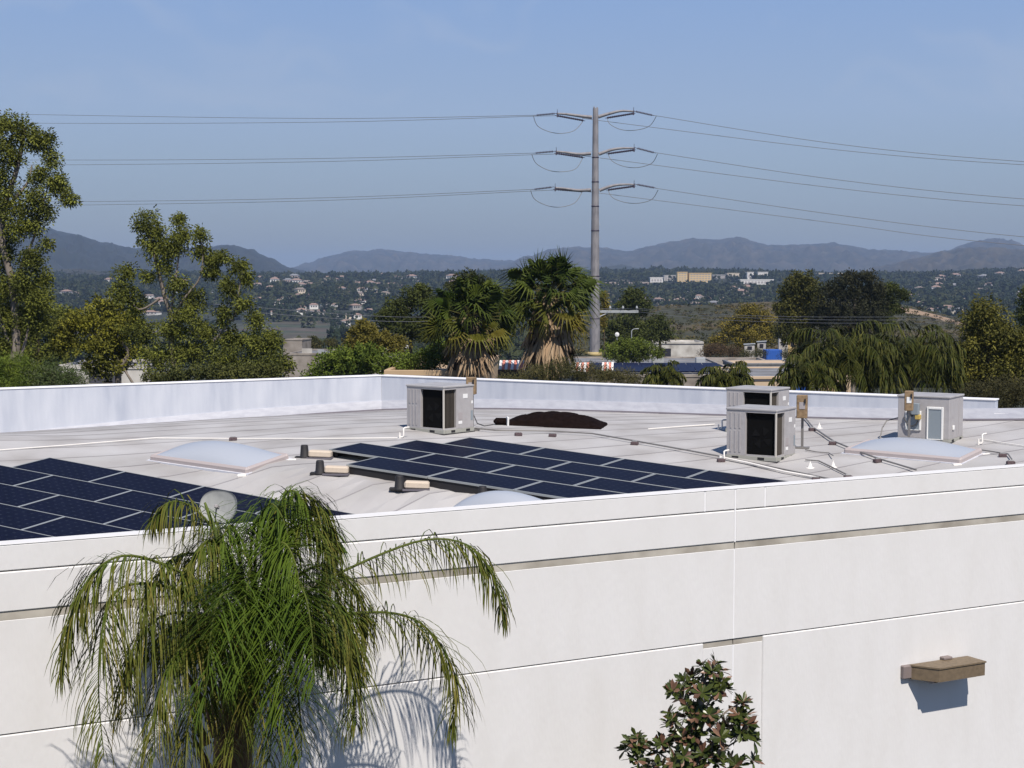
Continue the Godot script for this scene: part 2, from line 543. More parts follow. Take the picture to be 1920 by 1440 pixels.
func ridge(called: String, crest: Array, far: float, near: float, foot: float, low: Color, high: Color, seed_at: int) -> void:   # a range of hills whose crest runs through those points
	var n := FastNoiseLite.new()
	n.frequency = 1.0 / (far * 0.045)
	n.fractal_octaves = 5
	n.fractal_type = FastNoiseLite.FRACTAL_RIDGED
	n.seed = seed_at
	var fine := FastNoiseLite.new()
	fine.frequency = 1.0 / (far * 0.006)
	fine.fractal_octaves = 3
	fine.seed = seed_at + 1
	var st := SurfaceTool.new()
	st.begin(Mesh.PRIMITIVE_TRIANGLES)
	var cols := 220
	var rows := 44
	var x0: float = crest[0][0]
	var x1: float = crest[-1][0]
	for r in rows + 1:
		for c in cols + 1:
			var x := lerpf(x0, x1, float(c) / cols)
			var y := 0.0
			for i in crest.size() - 1:
				if x >= crest[i][0] and x <= crest[i + 1][0]:
					var t: float = (x - crest[i][0]) / (crest[i + 1][0] - crest[i][0])
					y = lerpf(crest[i][1], crest[i + 1][1], lerpf(t, t * t * (3.0 - 2.0 * t), 0.7))
			var top := at(x, y, far)
			var v := float(r) / (rows - 8)                          # 1 at the crest, a little past it behind
			var dist := lerpf(near, far, v)
			var p := at(x, y, dist)
			var s := clampf(v, 0.0, 1.0)
			var rise := s * s * (3.0 - 2.0 * s) * 0.55 + s * 0.45
			if v > 1.0: rise = 1.0 - (v - 1.0) * (v - 1.0) * 14.0
			var height := lerpf(EYE + foot, top.y, rise)
			var span := absf(top.y - EYE - foot) + 20.0
			height += (n.get_noise_2d(p.x, p.z) - 0.35) * span * 0.3 * sin(PI * clampf(v, 0.0, 1.0)) * (1.0 if v < 1.0 else 0.0)
			height += fine.get_noise_2d(p.x, p.z) * far * 0.0011
			p.y = height
			var k := fine.get_noise_2d(p.x * 0.5 + 900.0, p.z * 0.5)
			var draw := n.get_noise_2d(p.x, p.z)
			st.set_color(low.lerp(high, clampf(smoothstep(-0.25, 0.45, k) * 0.75 + 0.55 * smoothstep(0.1, 0.75, draw) - 0.2, 0.0, 1.0) * (0.55 + 0.45 * s)))
			st.add_vertex(p)
	for r in rows:
		for c in cols:
			var a := r * (cols + 1) + c
			var b := a + cols + 1
			for i in [a, b, b + 1, a, b + 1, a + 1]: st.add_index(i)
	st.generate_normals()
	part(called, st, M.hill, self, "structure")

func build_hills() -> void:
	ridge("hills", [[-700, 500], [-420, 470], [-200, 448], [40, 426], [90, 428], [135, 438], [190, 454], [255, 466], [330, 468], [385, 463], [430, 459], [470, 467], [505, 484], [545, 503], [620, 522], [700, 540]], 4300.0, 2950.0, -30.0, Color(0.014, 0.022, 0.014), Color(0.036, 0.038, 0.025), 61)
	ridge("hills", [[420, 530], [480, 520], [540, 504], [575, 494], [610, 482], [660, 471], [720, 468], [770, 473], [810, 477], [850, 480], [900, 486], [950, 489], [1000, 492], [1100, 505], [1200, 520]], 7600.0, 5200.0, -60.0, Color(0.045, 0.048, 0.036), Color(0.15, 0.12, 0.09), 62)
	ridge("hills", [[880, 525], [935, 500], [990, 480], [1040, 466], [1080, 463], [1130, 465], [1180, 471], [1215, 462], [1255, 454], [1300, 447], [1345, 449], [1390, 445], [1412, 454], [1440, 459], [1490, 459], [1560, 455], [1590, 460], [1630, 468], [1680, 470], [1745, 475], [1775, 471], [1800, 460], [1830, 452], [1870, 446], [1900, 452], [1930, 464], [2000, 474], [2200, 470], [2500, 500]], 6600.0, 4300.0, -50.0, Color(0.045, 0.046, 0.034), Color(0.15, 0.118, 0.082), 63)
	ridge("hills", [[1580, 520], [1650, 500], [1720, 484], [1770, 472], [1810, 464], [1850, 464], [1900, 467], [1960, 470], [2100, 480], [2400, 520]], 4600.0, 3200.0, -30.0, Color(0.045, 0.043, 0.03), Color(0.15, 0.118, 0.075), 64)
	ridge("hills", [[1050, 520], [1100, 511], [1140, 500], [1165, 497], [1200, 504], [1240, 511], [1300, 520]], 4000.0, 3100.0, -20.0, Color(0.034, 0.044, 0.028), Color(0.05, 0.05, 0.03), 66)
	ridge("hills", [[-200, 520], [60, 507], [150, 505], [230, 512], [300, 520], [420, 526], [500, 534]], 2700.0, 1900.0, -12.0, Color(0.034, 0.04, 0.022), Color(0.075, 0.06, 0.038), 65)

func knoll(u: float, v: float) -> Vector3:                        # the brushy rise on the right: u across, v from its foot (0) to its crest (1)
	var crest := [[1000, 600], [1130, 585], [1190, 577], [1300, 573], [1450, 567], [1560, 562], [1640, 565], [1700, 574], [1760, 588], [1830, 607], [1900, 628], [2050, 660], [2200, 690]]
	var x := lerpf(1000.0, 2200.0, u)
	var y := 0.0
	for i in crest.size() - 1:
		if x >= crest[i][0] and x <= crest[i + 1][0]:
			var t: float = (x - crest[i][0]) / (crest[i + 1][0] - crest[i][0])
			y = lerpf(crest[i][1], crest[i + 1][1], t)
	if v <= 1.0:
		return at(x, lerpf(maxf(668.0, y + 20.0), y, v), lerpf(250.0, 450.0, v))
	var p := at(x, y, 450.0 + (v - 1.0) * 300.0)
	p.y = at(x, y, 450.0).y - (v - 1.0) * (v - 1.0) * 90.0
	return p

func build_knoll() -> void:
	var st := SurfaceTool.new()
	st.begin(Mesh.PRIMITIVE_TRIANGLES)
	var n := FastNoiseLite.new()
	n.frequency = 0.03
	n.seed = 70
	for r in 41:
		for c in 121:
			var p := knoll(c / 120.0, r / 30.0)
			p.y += n.get_noise_2d(p.x, p.z) * 0.5
			st.set_color(Color(0.06, 0.06, 0.026).lerp(Color(0.15, 0.11, 0.055), smoothstep(0.0, 0.5, n.get_noise_2d(p.x * 0.7 + 300.0, p.z * 0.4))))
			st.add_vertex(p)
	for r in 40:
		for c in 120:
			var a := r * 121 + c
			for i in [a, a + 121, a + 122, a, a + 122, a + 1]: st.add_index(i)
	st.generate_normals()
	part("hillside", st, M.brush, self, "structure")
	var b := begin()                                               # the bare track along its shoulder
	var upper := [[1652, 571], [1700, 577], [1760, 591], [1800, 603], [1822, 610]]
	var lower := [[1660, 578], [1704, 588], [1755, 602], [1798, 611], [1820, 614]]
	for i in upper.size() - 1:
		quad(b, at(upper[i][0], upper[i][1], 437.0), at(upper[i + 1][0], upper[i + 1][1], 437.0), at(lower[i + 1][0], lower[i + 1][1], 418.0), at(lower[i][0], lower[i][1], 418.0))
	part("dirt_path", done(b), M.dirt, self, "structure")
	rng.seed = 71
	var mm := scatter_mesh(sprig("tuft"), 2600)
	for i in 2600:
		var p := knoll(rng.randf(), rng.randf_range(0.0, 1.0))
		var s := rng.randf_range(0.5, 1.5)
		mm.set_instance_transform(i, Transform3D(Basis(Vector3.UP, rng.randf() * TAU).scaled(Vector3(s * 1.3, s * 0.8, s * 1.3)), p + Vector3(0, 0.2, 0)))
		mm.set_instance_color(i, Color(0.05, 0.055, 0.022).lerp(Color(0.16, 0.12, 0.05), rng.randf() * rng.randf()))
	scatter_node("hillside_brush", mm, M.far_leaf, self, "stuff")
	tag(get_node("hillside_brush"), "low olive and straw brush covering the hillside right of the pole", "brush", "", "stuff")

# ---------------------------------------------------------------- the white building
func wall_piece(called: String, building: Node3D, s0: float, s1: float, y0: float, y1: float, z0: float, z1: float, m: Material = null, bevel := 0.008) -> MeshInstance3D:
	var st := begin()
	slab(st, Vector3(s0, y0, z0), Vector3(s1, y1, z1), bevel)
	var o := part(called, done(st), m if m else M.stucco, building)
	o.transform = Transform3D(wall_basis, WALL_AT - building.position)
	return o

func parapet_run(building: Node3D, a: Vector3, b: Vector3, top: float, inward: Vector3) -> void:
	var along := (b - a).normalized()
	var length := a.distance_to(b)
	var x := Basis(along, Vector3.UP, along.cross(Vector3.UP))
	if x.z.dot(inward) < 0.0: x = Basis(-along, Vector3.UP, -along.cross(Vector3.UP))
	var mid := (a + b) / 2.0
	mid.y = 0.0
	var st := begin()
	slab(st, Vector3(-length / 2.0, 4.2, -0.24), Vector3(length / 2.0, top - 0.03, 0.0), 0.004)
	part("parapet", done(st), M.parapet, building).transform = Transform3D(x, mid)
	st = begin()
	slab(st, Vector3(-length / 2.0 - 0.02, top - 0.035, -0.27), Vector3(length / 2.0 + 0.02, top, 0.022), 0.008)
	part("parapet_cap", done(st), M.coping, building).transform = Transform3D(x, mid)
	var fl := begin()                                              # membrane turned up the foot of the wall, and the dark joint below it
	var jt := begin()
	var n := int(length / 0.5)
	for i in n:
		var p := a.lerp(b, float(i) / n)
		var q := a.lerp(b, float(i + 1) / n)
		var o := x.z
		var py := roof_y(p)
		var qy := roof_y(q)
		quad(fl, Vector3(p.x, py + 0.27, p.z) + o * 0.013, Vector3(q.x, qy + 0.27, q.z) + o * 0.013, Vector3(q.x, qy + 0.04, q.z) + o * 0.03, Vector3(p.x, py + 0.04, p.z) + o * 0.03)
		quad(fl, Vector3(p.x, py + 0.27, p.z) + o * 0.001, Vector3(q.x, qy + 0.27, q.z) + o * 0.001, Vector3(q.x, qy + 0.27, q.z) + o * 0.013, Vector3(p.x, py + 0.27, p.z) + o * 0.013)
		quad(jt, Vector3(p.x, py + 0.045, p.z) + o * 0.028, Vector3(q.x, qy + 0.045, q.z) + o * 0.028, Vector3(q.x, qy + 0.006, q.z) + o * 0.075, Vector3(p.x, py + 0.006, p.z) + o * 0.075)
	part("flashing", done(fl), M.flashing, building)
	part("roof_joint", done(jt), M.tar, building)

func build_building() -> void:
	var b := thing("commercial_building", "white stucco commercial building with a flat pale roof behind low parapets", "building")
	var top := EYE - 2.4
	# core behind the proud pieces, then the pieces between the reveals
	wall_piece("wall_core", b, -30.0, 16.0, 0.0, top - 0.02, -0.21, -0.085)
	var l2 := top - 0.238
	var l3 := top - 0.605
	var l4 := top - 1.725
	for r in [[-30.0, -9.0], [-8.985, -0.425], [-0.41, -0.008], [0.008, 0.41], [0.425, 9.0], [9.015, 16.0]]:
		wall_piece("parapet_panel", b, r[0], r[1], l2 + 0.006, top, -0.2, 0.0)
	for r in [[-30.0, -9.0], [-8.985, -0.006], [0.006, 9.0], [9.015, 16.0]]:
		wall_piece("band_panel", b, r[0], r[1], l3, l2 - 0.004, -0.08, 0.0, null, 0.011)
		wall_piece("upper_wall_panel", b, r[0], r[1], l4 + 0.008, l3 - 0.078, -0.084, -0.012, null, 0.004)
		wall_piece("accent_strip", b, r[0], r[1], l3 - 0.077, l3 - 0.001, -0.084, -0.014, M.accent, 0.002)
	for r in [[-30.0, -9.0], [-8.985, -0.415], [0.415, 9.0], [9.015, 16.0]]:
		wall_piece("lower_wall_panel", b, r[0], r[1], 0.0, l4 - 0.004, -0.084, -0.012, null, 0.011)
	for r in [[-0.415, -0.006], [0.006, 0.415]]:
		wall_piece("recessed_panel", b, r[0], r[1], 0.0, l4 - 0.065, -0.084, -0.026, M.stucco, 0.004)
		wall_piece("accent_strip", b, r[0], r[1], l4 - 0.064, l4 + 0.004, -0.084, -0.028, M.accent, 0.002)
	wall_piece("parapet_cap", b, -30.0, 16.0, top + 0.0015, top + 0.008, -0.21, 0.003, M.stucco, 0.002)
	for r in [[-8.99, 0.0, top - 0.003], [9.007, 0.0, top - 0.003], [0.0, l4 + 0.01, top - 0.003], [-0.4175, l2 + 0.008, top - 0.003], [0.4175, l2 + 0.008, top - 0.003], [-0.4175, 0.0, l4 - 0.006], [0.4175, 0.0, l4 - 0.006]]:
		if r[0] == 0.0: wall_piece("sealant_bead", b, -0.009, 0.009, 0.0, l4 - 0.066, -0.08, -0.023, M.coping, 0.0)
		var deepest := -0.005 if r[1] > l3 else -0.03
		if r[1] <= l3 and r[2] > l3:
			wall_piece("sealant_bead", b, r[0] - 0.009, r[0] + 0.009, l3, r[2], -0.06, -0.004, M.coping, 0.0)
			wall_piece("sealant_bead", b, r[0] - 0.009, r[0] + 0.009, r[1], l3 - 0.08, -0.08, -0.015, M.coping, 0.0)
		else:
			wall_piece("sealant_bead", b, r[0] - 0.009, r[0] + 0.009, r[1], r[2], -0.08, deepest, M.coping, 0.0)
	# parapets behind
	var p0 := Vector3(-19.0, 0, -34.62)
	var corner := Vector3(-3.58, 0, -43.8)
	var step_at := Vector3(10.65, 0, -35.16)
	var end := Vector3(17.6, 0, -30.94)
	parapet_run(b, p0, corner, ROOF_RIM, Vector3(0, 0, 1))
	parapet_run(b, corner, step_at, ROOF_RIM, Vector3(0, 0, 1))
	parapet_run(b, step_at, end, ROOF_RIM - 0.3, Vector3(0, 0, 1))
	# left and right ends and the back below the parapets
	var st := begin()
	var w0 := WALL_AT + wall_basis * Vector3(-30.0, 0, -0.33)
	var w1 := WALL_AT + wall_basis * Vector3(16.0, 0, -0.33)
	for e in [[p0, w0], [w1, end]]:
		var a: Vector3 = e[0]
		var c: Vector3 = e[1]
		var dir := (c - a).normalized()
		box(st, Transform3D(Basis(dir, Vector3.UP, dir.cross(Vector3.UP)), (a + c) / 2.0 + Vector3(0, 3.2, 0)), Vector3(a.distance_to(c), 6.4, 0.25))
	for e in [[p0, corner], [corner, end]]:
		var a: Vector3 = e[0]
		var c: Vector3 = e[1]
		var dir := (c - a).normalized()
		box(st, Transform3D(Basis(dir, Vector3.UP, dir.cross(Vector3.UP)), (a + c) / 2.0 + Vector3(0, 2.1, 0) + Vector3(dir.z, 0, -dir.x) * 0.14), Vector3(a.distance_to(c), 4.2, 0.24))
	part("end_wall", done(st), M.stucco, b)
	# roof: membrane sheets laid in lapped strips parallel to the long wall
	var roof := Node3D.new()
	roof.name = "roof"
	b.add_child(roof)
	var turn := 0.515
	var along := Vector3(cos(turn), 0, -sin(turn))
	var away := Vector3(-sin(turn), 0, -cos(turn))
	var o := WALL_AT + wall_basis * Vector3(0, 0, -0.2)
	var wide := 0.94
	var n := FastNoiseLite.new()
	n.frequency = 0.35
	n.seed = 33
	for k in range(-8, 29):
		var lo := k * wide
		var m := SurfaceTool.new()
		m.begin(Mesh.PRIMITIVE_TRIANGLES)
		m.set_smooth_group(-1)
		var grid := []
		var ts := [lo - 0.012, lo + 0.004, lo + 0.022, lo + 0.3, lo + 0.62, lo + wide]
		for t in ts:
			var row := []
			var base: Vector3 = o + away * t
			# ends of this line: where it meets the left end, the long wall or the parapets
			var s0 := -26.0
			var s1 := 26.0
			for wall in [[WALL_AT + wall_basis * Vector3(0, 0, -0.3), -wall_basis.z], [corner, (step_at - corner).cross(Vector3.UP)], [corner, (p0 - corner).cross(Vector3.DOWN)], [w1, (end - w1).cross(Vector3.DOWN)], [p0, (p0 - w0).cross(Vector3.UP)]]:
				var nn: Vector3 = (wall[1] as Vector3).normalized()
				var inside := Vector3(0, 0, -30)
				if nn.dot(inside - wall[0]) < 0.0: nn = -nn
				var here := nn.dot(base - wall[0])
				var slope := nn.dot(along)
				if absf(slope) > 0.0001:
					var cut := -here / slope
					if slope > 0.0: s0 = maxf(s0, cut)
					else: s1 = minf(s1, cut)
				elif here < 0.0: s1 = s0 - 1.0
			row.append(base)
			row.append(s0)
			row.append(s1)
			grid.append(row)
		var cols := 64
		for i in ts.size() - 1:
			if grid[i][2] <= grid[i][1] + 0.05 or grid[i + 1][2] <= grid[i + 1][1] + 0.05: continue
			for c in cols:
				var v := []
				for e in [[i, c], [i, c + 1], [i + 1, c + 1], [i + 1, c]]:
					var g: Array = grid[e[0]]
					var s: float = lerpf(g[1], g[2], float(e[1]) / cols)
					var p: Vector3 = g[0] + along * s
					p.y = roof_y(p) + (0.0 if e[0] == 0 else 0.005 if e[0] < 3 else 0.003 if e[0] == 3 else 0.001 if e[0] == 4 else -0.002)
					var clean := 0.495 + 0.05 * n.get_noise_2d(p.x * 0.6, p.z * 0.6) + 0.012 * sin(k * 2.4)
					var tint := Color(clean * 0.99, clean * 0.975, clean * 0.965)
					if e[0] <= 1: tint = tint.lerp(Color(0.16, 0.15, 0.17), 0.6 + 0.4 * n.get_noise_2d(p.x * 2.0, p.z * 2.0 + k * 9.0))
					elif e[0] == 2: tint = tint.lerp(Color(0.25, 0.24, 0.25), 0.08)
					v.append([p, tint])
				for q in [0, 3, 2, 0, 2, 1]:
					m.set_color(v[q][1])
					m.add_vertex(v[q][0])
		m.generate_normals()
		var made := m.commit()
		if made.get_surface_count() == 0: continue
		var piece := part("membrane_sheet", made, M.roof, roof)
		piece.name = "membrane_sheet"
	# a short white pipe and tape on the left parapet
	st = begin()
	var q := at(350, 786, 41.0)
	tube(st, [q, q + Vector3(0, 0.42, 0), q + Vector3(0.1, 0.5, -0.05)], 0.03, 0.03, 8)
	part("vent_pipe", done(st), M.pipe, b)

# ---------------------------------------------------------------- things on the roof
func corner_basis(yaw: float) -> Basis:                           # x runs left and away from the near corner, z runs right and away
	var c := deg_to_rad(yaw)
	return Basis(Vector3(-cos(c), 0, -sin(c)), Vector3.UP, Vector3(sin(c), 0, -cos(c)))

func quad_panel(st: SurfaceTool, a: Vector3, b: Vector3, size_out: Vector3) -> void:
	slab(st, a, b + size_out, 0.0)

func make_unit(label: String, px: Vector2, yaw: float, w: float, d: float, h: float) -> Node3D:
	var u := thing("rooftop_air_unit", label, "air conditioner", on_roof(px.x, px.y), 0.0, "packaged air conditioners on the roof")
	u.basis = corner_basis(yaw)
	# local axes: x along the left face from the near corner, z along the right face; the faces look along -z and -x
	var base := 0.1
	var st := begin()
	slab(st, Vector3(-0.03, -0.12, -0.03), Vector3(w + 0.03, 0.02, d + 0.03), 0.01)
	part("roof_curb", done(st), M.black, u)
	st = begin()
	slab(st, Vector3(-0.012, 0.02, -0.012), Vector3(w + 0.012, base, 0.05), 0.004)
	slab(st, Vector3(-0.012, 0.02, 0.06), Vector3(0.05, base, d + 0.012), 0.004)
	slab(st, Vector3(0.05, 0.02, d - 0.05), Vector3(w, base, d), 0.0)
	slab(st, Vector3(w - 0.05, 0.02, 0.05), Vector3(w, base, d - 0.05), 0.0)
	var rail := part("base_rail", done(st), M.rail, u)
	for k in [[0.3, true], [0.82, true], [0.3, false], [0.8, false]]:
		st = begin()
		if k[1]: slab(st, Vector3(k[0] * w - 0.07, 0.035, -0.014), Vector3(k[0] * w + 0.07, 0.085, 0.02))
		else: slab(st, Vector3(-0.014, 0.035, k[0] * d - 0.06), Vector3(0.02, 0.085, k[0] * d + 0.06))
		part("fork_slot", done(st), M.black, rail)
	var ow := w * 0.62                                             # the coil opening wraps the near corner
	var od := d * 0.42
	var t := h - 0.045
	st = begin()                                                   # cabinet round the open corner
	slab(st, Vector3(ow, base, 0.0), Vector3(w, t, 0.02), 0.004)
	slab(st, Vector3(0.0, base, od), Vector3(0.02, t, d), 0.004)
	slab(st, Vector3(w - 0.02, base, 0.02), Vector3(w, t, d), 0.0)
	slab(st, Vector3(0.02, base, d - 0.02), Vector3(w - 0.02, t, d), 0.0)
	slab(st, Vector3(ow, base, 0.02), Vector3(ow + 0.02, t, d - 0.02))
	slab(st, Vector3(0.02, base, od), Vector3(ow, t, od + 0.02))
	slab(st, Vector3(0.025, t - 0.035, -0.002), Vector3(ow, t, 0.025))
	slab(st, Vector3(-0.002, t - 0.035, 0.025), Vector3(0.025, t, od))
	slab(st, Vector3(0.025, base, -0.002), Vector3(ow, base + 0.03, 0.025))
	slab(st, Vector3(-0.002, base, 0.025), Vector3(0.025, base + 0.03, od))
	slab(st, Vector3(0.0, base - 0.01, 0.02), Vector3(w, base, d))
	part("cabinet", done(st), M.cabinet, u)
	st = begin()
	slab(st, Vector3(-0.004, base, -0.004), Vector3(0.03, t, 0.03), 0.006)
	part("corner_post", done(st), M.post, u)
	st = begin()                                                   # coil set back behind the openings
	slab(st, Vector3(0.06, base + 0.01, 0.06), Vector3(ow - 0.01, t - 0.02, 0.09))
	slab(st, Vector3(0.06, base + 0.01, 0.09), Vector3(0.09, t - 0.02, od - 0.01))
	part("coil", done(st), M.coil, u)
	st = begin()
	for k in 9:
		var z := 0.05 + (od - 0.07) * k / 8.0
		slab(st, Vector3(0.045, base + 0.03, z - 0.004), Vector3(0.058, t - 0.04, z + 0.004))
	part("coil_fins", done(st), M.coil_fin, u, "stuff")
	st = begin()                                                   # fan seen dimly through the opening
	for k in 4:
		var g := k * PI / 2.0 + 0.5
		var c := Vector3(ow * 0.5, base + (t - base) * 0.42, 0.052)
		var r := ow * 0.33
		var a := c + Vector3(cos(g), sin(g), 0) * r * 0.25
		quad(st, a, c + Vector3(cos(g - 0.4), sin(g - 0.4), -0.01) * r, c + Vector3(cos(g + 0.35), sin(g + 0.35), 0.01) * r, a + Vector3(-sin(g), cos(g), 0) * 0.03)
	part("fan", done(st), M.fan, u)
	for k in 3:                                                    # pressed ribs on the solid part of the left face
		st = begin()
		var x := ow + (w - ow) * (0.3 + 0.24 * k)
		slab(st, Vector3(x - 0.018, base + 0.06, -0.01), Vector3(x + 0.018, base + (t - base) * 0.55, 0.0), 0.006)
		slab(st, Vector3(x - 0.018, base + (t - base) * 0.6, -0.01), Vector3(x + 0.018, t - 0.05, 0.0), 0.006)
		part("rib", done(st), M.rib, u)
	st = begin()
	slab(st, Vector3(-0.018, t, -0.018), Vector3(w + 0.018, h, d + 0.018), 0.012)
	part("lid", done(st), M.cabinet_top, u)
	for k in [[0.72, 0.78, 0.14, 0.09, M.label, "rating_label"], [0.56, 0.3, 0.12, 0.15, M.plate, "access_plate"], [0.55, 0.15, 0.11, 0.06, M.label, "warning_label"], [0.95, 0.62, 0.05, 0.06, M.label, "warning_label"], [0.94, 0.3, 0.06, 0.2, M.grey_plate, "service_plate"]]:
		st = begin()
		var z: float = od + (d - od) * (k[0] - 0.42) / 0.58
		slab(st, Vector3(-0.006, base + (t - base) * k[1] - k[3] / 2.0, z - k[2] / 2.0), Vector3(0.0, base + (t - base) * k[1] + k[3] / 2.0, z + k[2] / 2.0))
		part(k[5], done(st), k[4], u)
	return u

func build_units() -> void:
	make_unit("grey air conditioner standing by the black covered skylight, nearest the roof corner", Vector2(832, 816), 40.0, 1.04, 0.92, 1.0)
	make_unit("front one of the two grey air conditioners one behind the other, in full view", Vector2(1455, 868), 33.0, 1.04, 0.92, 1.02)
	make_unit("grey air conditioner half hidden behind another one, only its top half showing", Vector2(1445, 817), 34.0, 1.04, 0.92, 0.98)
	# the fourth shows its other sides
	var w := 1.06
	var d := 0.95
	var h := 0.96
	var u := thing("rooftop_air_unit", "grey air conditioner with two framed access panels and plain sides behind the right skylight", "air conditioner", on_roof(1779, 833), 0.0, "packaged air conditioners on the roof")
	u.basis = corner_basis(32.0)
	var st := begin()
	slab(st, Vector3(-0.03, -0.12, -0.03), Vector3(w + 0.03, 0.02, d + 0.03), 0.01)
	part("roof_curb", done(st), M.black, u)
	st = begin()
	slab(st, Vector3(-0.01, 0.02, -0.01), Vector3(w + 0.01, 0.09, d + 0.01), 0.006)
	var rail := part("base_rail", done(st), M.rail, u)
	for k in [0.25, 0.8]:
		st = begin()
		slab(st, Vector3(-0.012, 0.03, k * d - 0.07), Vector3(0.0, 0.08, k * d + 0.07))
		part("fork_slot", done(st), M.black, rail)
	st = begin()
	slab(st, Vector3(0, 0.09, 0), Vector3(w, h - 0.04, d), 0.008)
	part("cabinet", done(st), M.cabinet, u)
	st = begin()
	slab(st, Vector3(-0.02, h - 0.04, -0.02), Vector3(w + 0.02, h, d + 0.02), 0.01)
	part("lid", done(st), M.cabinet_top, u)
	for k in [[0.15, 0.4, 0.06, 0.72], [0.58, 0.82, 0.24, 0.62]]:
		st = begin()
		slab(st, Vector3(k[0] * w - 0.045, k[2] * h + 0.02, -0.03), Vector3(k[0] * w, k[3] * h + 0.05, 0.0), 0.008)
		slab(st, Vector3(k[1] * w, k[2] * h + 0.02, -0.03), Vector3(k[1] * w + 0.03, k[3] * h + 0.05, 0.0), 0.008)
		slab(st, Vector3(k[0] * w, k[3] * h, -0.03), Vector3(k[1] * w, k[3] * h + 0.05, 0.0), 0.008)
		slab(st, Vector3(k[0] * w, k[2] * h + 0.02, -0.03), Vector3(k[1] * w, k[2] * h + 0.035, 0.0))
		var fr := part("panel_frame", done(st), M.label, u)
		st = begin()
		slab(st, Vector3(k[0] * w, k[2] * h + 0.035, -0.016), Vector3(k[1] * w, k[3] * h, 0.0))
		part("access_panel", done(st), M.grey_plate, fr)
	st = begin()
	slab(st, Vector3(-0.03, 0.27, 0.2), Vector3(0, 0.36, 0.3), 0.01)
	part("outlet_box", done(st), M.label, u)
	st = begin()
	slab(st, Vector3(-0.006, 0.09, d * 0.68), Vector3(0.0, h - 0.04, d * 0.7))
	part("panel_seam", done(st), M.rib, u)
	# boxes on struts
	var strut := func(called: String, label: String, base: Vector3, turn: float, tall: float, size: Vector3, m: Material) -> Node3D:
		var t := thing(called, label, "electrical box", base, turn)
		var s := begin()
		slab(s, Vector3(-0.025, -0.02, -size.z / 2.0 - 0.03), Vector3(0.025, tall, -size.z / 2.0), 0.004)
		slab(s, Vector3(-0.14, -0.02, -size.z / 2.0 - 0.09), Vector3(0.14, 0.04, -size.z / 2.0 + 0.05), 0.006)
		part("strut", done(s), M.conduit, t)
		var where_x := base.x
		s = begin()
		box(s, Transform3D(Basis.IDENTITY, Vector3(0, tall - size.y / 2.0, 0)), size, 0.012)
		var bx := part("enclosure", done(s), m, t)
		s = begin()
		box(s, Transform3D(Basis.IDENTITY, Vector3(0.01, tall - size.y * 0.45, size.z / 2.0 + 0.004)), Vector3(size.x * 0.55, size.y * 0.3, 0.008), 0.0)
		part("notice", done(s), M.label if where_x > 5.0 and size.y < 0.42 else M.plate, bx)
		s = begin()
		box(s, Transform3D(Basis.IDENTITY, Vector3(size.x * 0.32, tall - size.y * 0.25, size.z / 2.0 + 0.02)), Vector3(0.03, 0.09, 0.04), 0.006)
		part("switch_handle", done(s), M.black, bx)
		return t
	strut.call("disconnect_box", "weathered tan switch box on a post behind the air conditioner near the covered skylight", on_roof(884, 808), -0.25, 1.13, Vector3(0.2, 0.36, 0.14), M.tan_box)
	strut.call("disconnect_box", "brown switch box on a post right behind the pair of stacked-looking air conditioners", on_roof(1503, 842), -0.3, 1.08, Vector3(0.21, 0.46, 0.14), M.tan_box)
	strut.call("disconnect_box", "tan switch box with a white notice left of the panelled air conditioner", on_roof(1703, 835), -0.35, 1.1, Vector3(0.17, 0.4, 0.14), M.tan_box)
	# grey controller with its yellow plug and hanging cable, fixed to the fourth unit
	st = begin()
	slab(st, Vector3(0.56 * w, 0.6 * h, -0.14), Vector3(0.7 * w, 0.84 * h, -0.03), 0.01)
	part("junction_box", done(st), M.grey_plate, u)
	st = begin()
	slab(st, Vector3(0.53 * w, 0.5 * h, -0.13), Vector3(0.63 * w, 0.6 * h, -0.03), 0.01)
	part("yellow_valve", done(st), M.yellow, u)
	st = begin()
	tube(st, curve([Vector3(0.56 * w, 0.52 * h, -0.08), Vector3(0.63 * w, 0.38 * h, -0.09), Vector3(0.76 * w, 0.36 * h, -0.08), Vector3(0.86 * w, 0.52 * h, -0.06)], 12), 0.012, 0.012, 6)
	tube(st, curve([Vector3(0.72 * w, 0.78 * h, -0.08), Vector3(0.77 * w, 0.72 * h, -0.1), Vector3(0.76 * w, 0.62 * h, -0.1), Vector3(0.68 * w, 0.56 * h, -0.08)], 12), 0.02, 0.02, 6)
	part("cable_loop", done(st), M.cable, u)

